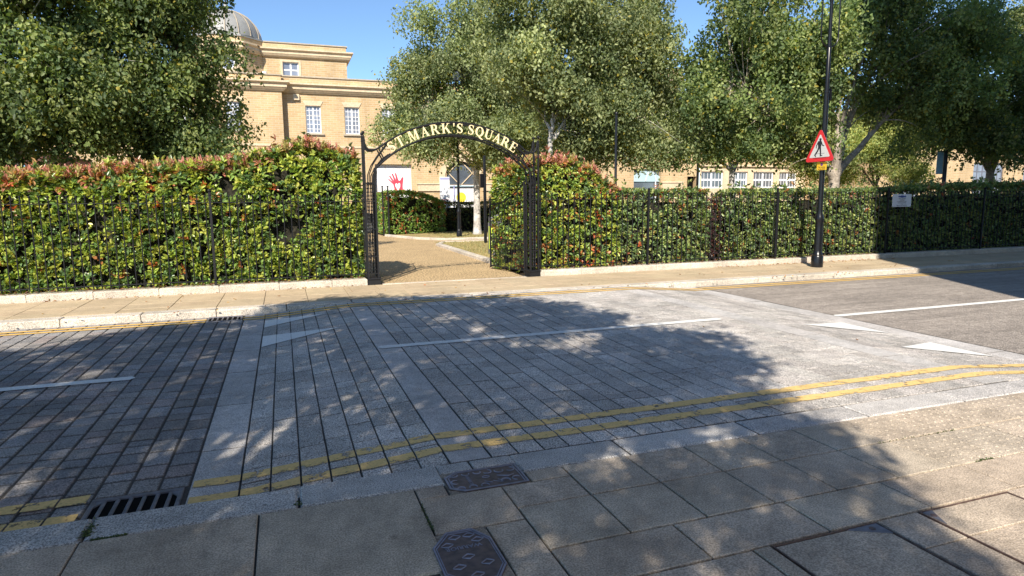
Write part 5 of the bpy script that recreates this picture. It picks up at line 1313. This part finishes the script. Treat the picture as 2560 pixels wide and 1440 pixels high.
# front facet with round window opening
n = 24; cxw, czw, rw = (a[0]+b[0])/2, 8.93, 0.42
ring = [(cxw+rw*math.cos(2*math.pi*i/n), yF, czw+rw*math.sin(2*math.pi*i/n)) for i in range(n)]
def onbox(ang):
    dx, dz = math.cos(ang), math.sin(ang); hx = (b[0]-a[0])/2; s = min(hx/abs(dx) if abs(dx) > 1e-6 else 1e9, ((10.3-czw) if dz > 0 else (czw-8.0))/abs(dz) if abs(dz) > 1e-6 else 1e9)
    return (cxw+dx*s, yF, czw+dz*s)
angs = sorted(set([round(2*math.pi*i/n, 5) for i in range(n)]+[round(math.atan2(z-czw, x-cxw) % (2*math.pi), 5) for x in (a[0], b[0]) for z in (8.0, 10.3)]))
for i in range(len(angs)):
    p, q = angs[i], angs[(i+1) % len(angs)]
    ri = lambda g_: (cxw+rw*math.cos(g_), yF, czw+rw*math.sin(g_))
    tw.add([ri(p), onbox(p), onbox(q), ri(q)], [(0, 1, 2, 3)])
part(tw, 'upper_wall', M['brick'], bd)
mb = MB(); q = 40
for i in range(q):
    g0, g1 = 2*math.pi*i/q, 2*math.pi*(i+1)/q
    vs = []
    for g_ in (g0, g1):
        for (r_, yy) in ((0.38, yF+0.05), (0.38, yF-0.05), (0.64, yF-0.05), (0.64, yF+0.0)): vs.append((cxw+r_*math.cos(g_), yy, czw+r_*math.sin(g_)))
    mb.add(vs, [(0, 1, 5, 4), (1, 2, 6, 5), (2, 3, 7, 6)])
rwn = part(mb, 'round_window', M['dress'], bd)
mb = MB()
for i in range(q):
    g0, g1 = 2*math.pi*i/q, 2*math.pi*(i+1)/q
    mb.add([(cxw+r_*math.cos(g_), yF+0.03, czw+r_*math.sin(g_)) for g_, r_ in ((g0, 0.33), (g1, 0.33), (g1, 0.40), (g0, 0.40))], [(0, 1, 2, 3)])
mb.build('frame', M['white'], rwn)
mb = MB(); mb.add([(cxw+0.36*math.cos(2*math.pi*i/q), yF+0.05, czw+0.36*math.sin(2*math.pi*i/q)) for i in range(q)], [tuple(range(q))]); mb.build('pane', M['glass2'], rwn)
window(bd, 0.44, 1.29, 8.45, 9.32, YT, 2, 1, [8.9], False, False, surround=True)
ol = [octp[3], octp[4], octp[5], octp[6], octp[7]]
cornice(bd, ol+[(-0.56, YT), (3.92, YT), (3.92, 46)], 9.55, 9.99, 0.36, 'upper_cornice')
mb = MB(); mb.chbox(-0.5, 3.98, YT-0.05, YT+0.35, 10.301, 10.37, 0.01); part(mb, 'upper_coping', M['dressgrey'], bd)
mb = MB(); mb.lathe(OX, OY, [(OS+0.07, 10.3), (OS+0.07, 10.38), (OS-0.1, 10.40), (OS-0.12, 10.46)], 8, rotz=R(22.5)); part(mb, 'lantern_coping', M['lead'], bd)
mb = MB(); mb.lathe(OX, OY, [(1.72*math.cos(R(a_)), 10.45+1.5*math.sin(R(a_))) for a_ in range(0, 90, 8)]+[(0.12, 11.95), (0.1, 12.3), (0.02, 12.5)], 32); dm = part(mb, 'dome', M['lead'], bd, True)
mb = MB()
for k in range(16):
    g_ = R(22.5*k); mb.tube([(OX+1.75*math.cos(R(a_))*math.cos(g_), OY+1.75*math.cos(R(a_))*math.sin(g_), 10.45+1.53*math.sin(R(a_))) for a_ in range(0, 88, 8)], 0.025, 5)
mb.build('rolls', M['dressgrey'], dm)
mb = MB(); mb.lathe(-0.72+0.2, 38.9, [(0.08, 8.45), (0.12, 8.5), (0.12, 8.72), (0.03, 8.74)], 10); part(mb, 'security_camera', M['white'], bd)
# right tower
tr = MB(); facade(tr, 21.4, 25.5, 8.3, 10.15, YM+0.005, [(24.2, 24.85, 8.42, 9.1)], 0.15)
tr.add([(21.4, YM, 8.3), (21.4, 43, 8.3), (21.4, 43, 10.15), (21.4, YM, 10.15)], [(0, 3, 2, 1)]); tr.add([(25.5, YM, 8.3), (25.5, 43, 8.3), (25.5, 43, 10.15), (25.5, YM, 10.15)], [(0, 1, 2, 3)])
tr.add([(21.4, YM, 10.1), (25.5, YM, 10.1), (25.5, 43, 10.1), (21.4, 43, 10.1)], [(0, 1, 2, 3)])
part(tr, 'tower_wall', M['brick'], bd)
cornice(bd, [(21.4, 43), (21.4, YM), (25.5, YM), (25.5, 43)], 9.2, 9.65, 0.4, 'tower_cornice')
window(bd, 24.2, 24.85, 8.42, 9.1, YM, 2, 1, [], False, False, surround=True)
# hoardings in the ground-floor openings
hb = MB(); hb.chbox(5.17, 7.30, YM+0.24, YM+0.28, 0, 3.72, 0.001); h1 = part(hb, 'hoarding', M['hoard'], bd)
mb = MB(); mb.box(5.78, 5.80, YM+0.236, YM+0.2395, 0, 3.72); mb.build('joint', M['dressgrey'], h1)
def onf(poly, name, mat, y, par, dep=0.003):
    mb = MB(); mb.prism(poly, (0, y, 0), (1, 0, 0), (0, 0, 1), dep); mb.build(name, M[mat], par)
hand = [(6.36, 2.0), (6.33, 2.35), (6.27, 2.58), (6.12, 2.72), (6.00, 2.84), (5.99, 2.88), (6.03, 2.89), (6.17, 2.78), (6.24, 2.72), (6.15, 2.86), (6.05, 3.04), (6.06, 3.08), (6.11, 3.08), (6.20, 2.95), (6.33, 2.78), (6.28, 2.95), (6.20, 3.15), (6.22, 3.20), (6.28, 3.19), (6.36, 3.0), (6.44, 2.83), (6.43, 3.0), (6.39, 3.18), (6.42, 3.23), (6.47, 3.21), (6.53, 3.0), (6.60, 2.80), (6.68, 2.78), (6.78, 2.95), (6.84, 3.0), (6.89, 2.97), (6.87, 2.8), (6.84, 2.6), (6.83, 2.4), (6.86, 2.0)]
onf([(x-0.05, z) for x, z in hand], 'painted_hand', 'redpaint', YM+0.236, h1)
onf([(6.50, 2.20), (6.42, 2.32), (6.35, 2.45), (6.33, 2.56), (6.38, 2.63), (6.45, 2.62), (6.49, 2.56), (6.54, 2.64), (6.60, 2.65), (6.64, 2.58), (6.63, 2.44), (6.57, 2.32)], 'painted_heart', 'hoard', YM+0.230, h1)
onf([(4.9+0.45, 0.9), (5.6, 0.9), (5.6, 2.2), (5.35, 2.2)], 'pale_blue_poster', 'ltblue', YM+0.236, h1) if False else None
hb = MB(); hb.chbox(9.05, 11.5, YM+0.20, YM+0.24, 0, 2.46, 0.001); h2 = part(hb, 'hoarding', M['hoard'], bd)
onf([(10.33+0.31*math.cos(2*math.pi*i/28), 1.78+0.31*math.sin(2*math.pi*i/28)) for i in range(28)], 'painted_circle', 'yellow', YM+0.196, h2)
# arched lattice window
n = 20; cxa = 10.28; ra = 1.06
mb = MB(); pts = [(cxa+ra*math.cos(math.pi*i/n), 2.95+ra*math.sin(math.pi*i/n)) for i in range(n+1)]
mb.add([(cxa-ra, YM+0.2, 2.5), (cxa+ra, YM+0.2, 2.5)]+[(x, YM+0.2, z) for x, z in pts], [tuple(range(n+3))]); aw = part(mb, 'arched_window', M['glass'], bd)
mb = MB()
for i in range(n):
    g0, g1 = math.pi*i/n, math.pi*(i+1)/n
    vs = [(cxa+r_*math.cos(g_), y_, 2.95+r_*math.sin(g_)) for g_ in (g0, g1) for r_, y_ in ((ra*0.94, YM+0.2), (ra*0.94, YM-0.06), (ra*1.28, YM-0.06), (ra*1.28, YM+0.0))]
    mb.add(vs, [(0, 1, 5, 4), (1, 2, 6, 5), (2, 3, 7, 6)])
for s_ in (-1, 1): mb.box(min(cxa+s_*ra*0.94, cxa+s_*ra*1.28), max(cxa+s_*ra*0.94, cxa+s_*ra*1.28), YM-0.06, YM+0.2, 2.46, 2.95)
mb.build('stone_arch', M['dress'], aw)
mb = MB()
for (p, q) in (((9.3, 3.5), (10.3, 2.5)), ((10.3, 2.5), (11.3, 3.5)), ((9.3, 3.0), (10.3, 4.0)), ((11.3, 3.0), (10.3, 4.0)), ((9.25, 2.52), (11.3, 2.52))): mb.tube([(p[0], YM+0.17, p[1]), (q[0], YM+0.17, q[1])], 0.035, 4)
mb.build('lattice', M['dress'], aw)
for q0, q1, z0_, z1_ in ((7.62, 9.0, 2.17, 2.56), (11.64, 13.6, 2.17, 2.56), (24.4, 26.0, 2.0, 2.66)):
    mb = MB(); mb.box(q0, q1, YM-0.09, YM-0.001, z0_, z1_); mb.chbox(q0-0.04, q1+0.04, YM-0.14, YM-0.001, z1_+0.001, z1_+0.08, 0.01); part(mb, 'stone_band', M['dress'], bd)
# entrance
mb = MB(); mb.add([(22.2, YM+0.25, 0), (24.3, YM+0.25, 0), (24.3, YM+0.25, 3.6), (22.2, YM+0.25, 3.6)], [(0, 1, 2, 3)]); en = part(mb, 'entrance', M['glass'], bd)
mb = MB(); mb.prism([(22.2, 2.75), (24.3, 2.75), (24.3, 3.1), (23.4, 3.6), (23.1, 3.6), (22.2, 3.1)], (0, YM+0.2, 0), (1, 0, 0), (0, 0, 1), 0.03); mb.build('fanlight', M['glassblue'], en)
mb = MB()
for x in (22.22, 23.95): mb.box(x, x+0.07, YM+0.15, YM+0.2, 0, 2.75)
mb.tube(bez((23.2, YM+0.16, 2.77), (23.3, YM+0.16, 3.3), (23.62, YM+0.16, 3.55), 6), 0.03, 5); mb.tube(bez((24.05, YM+0.16, 2.77), (23.95, YM+0.16, 3.3), (23.62, YM+0.16, 3.55), 6), 0.03, 5)
mb.build('frame', M['white'], en)
mb = MB(); mb.add([(26.4, YM+0.4, 0), (27.15, YM+0.4, 0), (27.15, YM+0.4, 3.1), (26.4, YM+0.4, 3.1)], [(0, 1, 2, 3)]); part(mb, 'doorway', M['hole'], bd)
# cream bay with sash windows
mb = MB(); bops = [(27.5, 29.35, 2.3, 3.45), (29.95, 31.45, 2.3, 3.45), (31.95, 33.75, 2.3, 3.45), (34.25, 35.85, 2.3, 3.45)]
facade(mb, 27.35, 60, 0, 3.8, YM-0.05, bops+[(37.1, 38.9, 2.3, 3.45), (39.5, 41.3, 2.3, 3.45)], 0.2); part(mb, 'bay_wall', M['dress'], bd)
mb = MB(); mb.chbox(27.3, 60, YM-0.2, YM-0.051, 3.8, 3.92, 0.01); part(mb, 'bay_cornice', M['dress'], bd)
for (a, b, c, d) in bops+[(37.1, 38.9, 2.3, 3.45), (39.5, 41.3, 2.3, 3.45)]:
    window(bd, a, b, c, d, YM-0.02, 6, 1, [2.88], False, False, glass='glass', fr=0.09, bar=0.03)
# white information board and slim post in front of the building
ib = thing('information_board', 'white upright board with blue top band in front of the lattice window', 'board', (8.78, 36, 0))
mb = MB(); mb.chbox(8.50, 9.06, 35.97, 36.03, 0.0, 2.93, 0.005); pb = part(mb, 'panel', M['hoard'], ib)
mb = MB(); mb.box(8.51, 9.05, 35.962, 35.9695, 2.78, 2.9); part(mb, 'blue_band', M['lilac'], ib)
mb = MB(); mb.box(8.62, 8.98, 35.962, 35.9695, 1.62, 1.66); part(mb, 'printed_line', M['redpaint'], ib)
sp = thing('slim_post', 'slim lilac grey post right of the white information board', 'post', (9.33, 36, 0))
mb = MB(); mb.lathe(9.33, 36, [(0.045, 0), (0.04, 2.45), (0.01, 2.47)], 10); part(mb, 'shaft', M['lilac'], sp, True)
# building on the far right
b2 = thing('brick_building', 'buff brick building with large dark framed windows at the far right', 'building', (48, 36, 0))
mb = MB(); rops = [(39.2, 40.6, 0.9, 3.0), (45.8, 48.9, 0.9, 3.9), (51, 54, 0.9, 3.9)]
facade(mb, 36.6, 62, 0, 7.5, 32, rops, 0.25); mb.add([(36.6, 32, 0), (36.6, 37.9, 0), (36.6, 37.9, 7.5), (36.6, 32, 7.5)], [(0, 3, 2, 1)]); mb.add([(36.6, 32, 7.5), (62, 32, 7.5), (62, 37.9, 7.5), (36.6, 37.9, 7.5)], [(0, 1, 2, 3)])
part(mb, 'wall', M['brick'], b2)
for (a, b, c, d) in rops: window(b2, a, b, c, d, 32, 3 if b-a < 2 else 6, 4 if b-a < 2 else 5, [], False, True, glass='glass2', fr=0.07, bar=0.06, mat='grate')
cornice(b2, [(36.6, 37.9), (36.6, 32), (62, 32)], 6.9, 7.4, 0.35)
# dark red building at the far left
b3 = thing('red_brick_building', 'dark red brick building low behind the hedge at the far left', 'building', (-14, 33, 0))
mb = MB(); mb.box(-22, -8.5, 30, 36, 0, 3.55); part(mb, 'wall', M['brick_dark'], b3)
for k in range(6):
    x = -9.5-k*1.0; mb = MB(); mb.box(x, x+0.22, 29.97, 29.999, 2.3, 3.1); part(mb, 'window', M['ltblue'], b3)
mb = MB(); mb.chbox(-22.05, -8.45, 29.95, 36.05, 3.551, 3.62, 0.01); part(mb, 'coping', M['brick_dark'], b3)
# block of flats behind the viewpoint: its corner shades the right of the street
b4 = thing('brick_building', 'tall brick block behind the viewpoint on the near pavement', 'building', (18, -6, 0))
mb = MB(); mb.box(7.4, 34, -12, -0.4, 0, 23); part(mb, 'wall', M['brick'], b4)
for k in range(8):
    for j in range(7):
        mb = MB(); mb.box(9+k*3, 10.2+k*3, -0.399, -0.37, 1.0+3.2*j, 2.6+3.2*j); part(mb, 'window', M['glass'], b4)

# ------------------------------------------------------------------ leaf litter, moss
def scatter(name, label, cat, pts, size, cols, z=0.006, seed=5):
    rg = np.random.default_rng(seed); n = len(pts); P = np.c_[np.array(pts), np.full(n, z)] if len(pts[0]) == 2 else np.array(pts)
    A = rg.normal(0, 1, (n, 3)); A[:, 2] = np.abs(A[:, 2])*0.25; nr = rg.normal(0, 0.3, (n, 3)); nr[:, 2] += 1
    o = leaves_mesh(name, P, A, nr, size*rg.uniform(0.6, 1.3, n), size*0.55*rg.uniform(0.6, 1.2, n), np.array(cols)[rg.integers(0, len(cols), n)], M['litter'])
    o['kind'] = 'stuff'; o['label'] = label; o['category'] = cat
rg = np.random.default_rng(77)
pts = [(rg.uniform(-4.2, 1.4), 12.43-abs(rg.normal(0, 0.03))) for _ in range(60)]+[(rg.uniform(9.5, 15), 12.42-abs(rg.normal(0, 0.12))) for _ in range(110)]+[(rg.uniform(-4, 16), rg.uniform(10.7, 12.4)) for _ in range(60)]+[(rg.uniform(-4, 14), 10.36-abs(rg.normal(0, .05))) for _ in range(50)]+[(6.02, 5.37), (4.9, 6.6)]
scatter('fallen_leaves', 'dry orange leaves lying along the foot of the railing plinth', 'leaves', pts, 0.05, [(0.4, 0.16, 0.06), (0.3, 0.14, 0.06), (0.45, 0.28, 0.1)])
pts = [(rg.uniform(-5, 1.4), rg.uniform(12.46, 12.72), 0.13+abs(rg.normal(0, 0.01))) for _ in range(260)]+[(rg.uniform(5.1, 15), rg.uniform(12.46, 12.72), 0.13+abs(rg.normal(0, 0.01))) for _ in range(300)]
scatter('fallen_leaves', 'brown leaf litter lying on top of the plinth under the hedge', 'leaves', pts, 0.05, [(0.25, 0.11, 0.05), (0.16, 0.08, 0.05), (0.35, 0.16, 0.08)], seed=6)
pts = [(-0.99+rg.normal(0, 0.012), 3.44+abs(rg.normal(0, 0.07))) for _ in range(160)]+[(rg.uniform(-0.95, -0.8), 3.385+abs(rg.normal(0, 0.01))) for _ in range(130)]+[(0.61+rg.normal(0, 0.006), rg.uniform(2.9, 3.2)) for _ in range(90)]+[(0.0+rg.normal(0, 0.01), 3.42+abs(rg.normal(0, 0.02))) for _ in range(25)]+[(rg.uniform(3.9, 4.05), 2.55+rg.normal(0, 0.006)) for _ in range(50)]+[(rg.uniform(3.6, 4.3), 2.977+rg.normal(0, 0.005)) for _ in range(60)]
scatter('moss', 'small green moss tufts growing in the near kerb and slab joints', 'moss', pts, 0.014, [(0.07, 0.11, 0.03), (0.05, 0.08, 0.025), (0.1, 0.13, 0.04)], z=-0.003, seed=8)
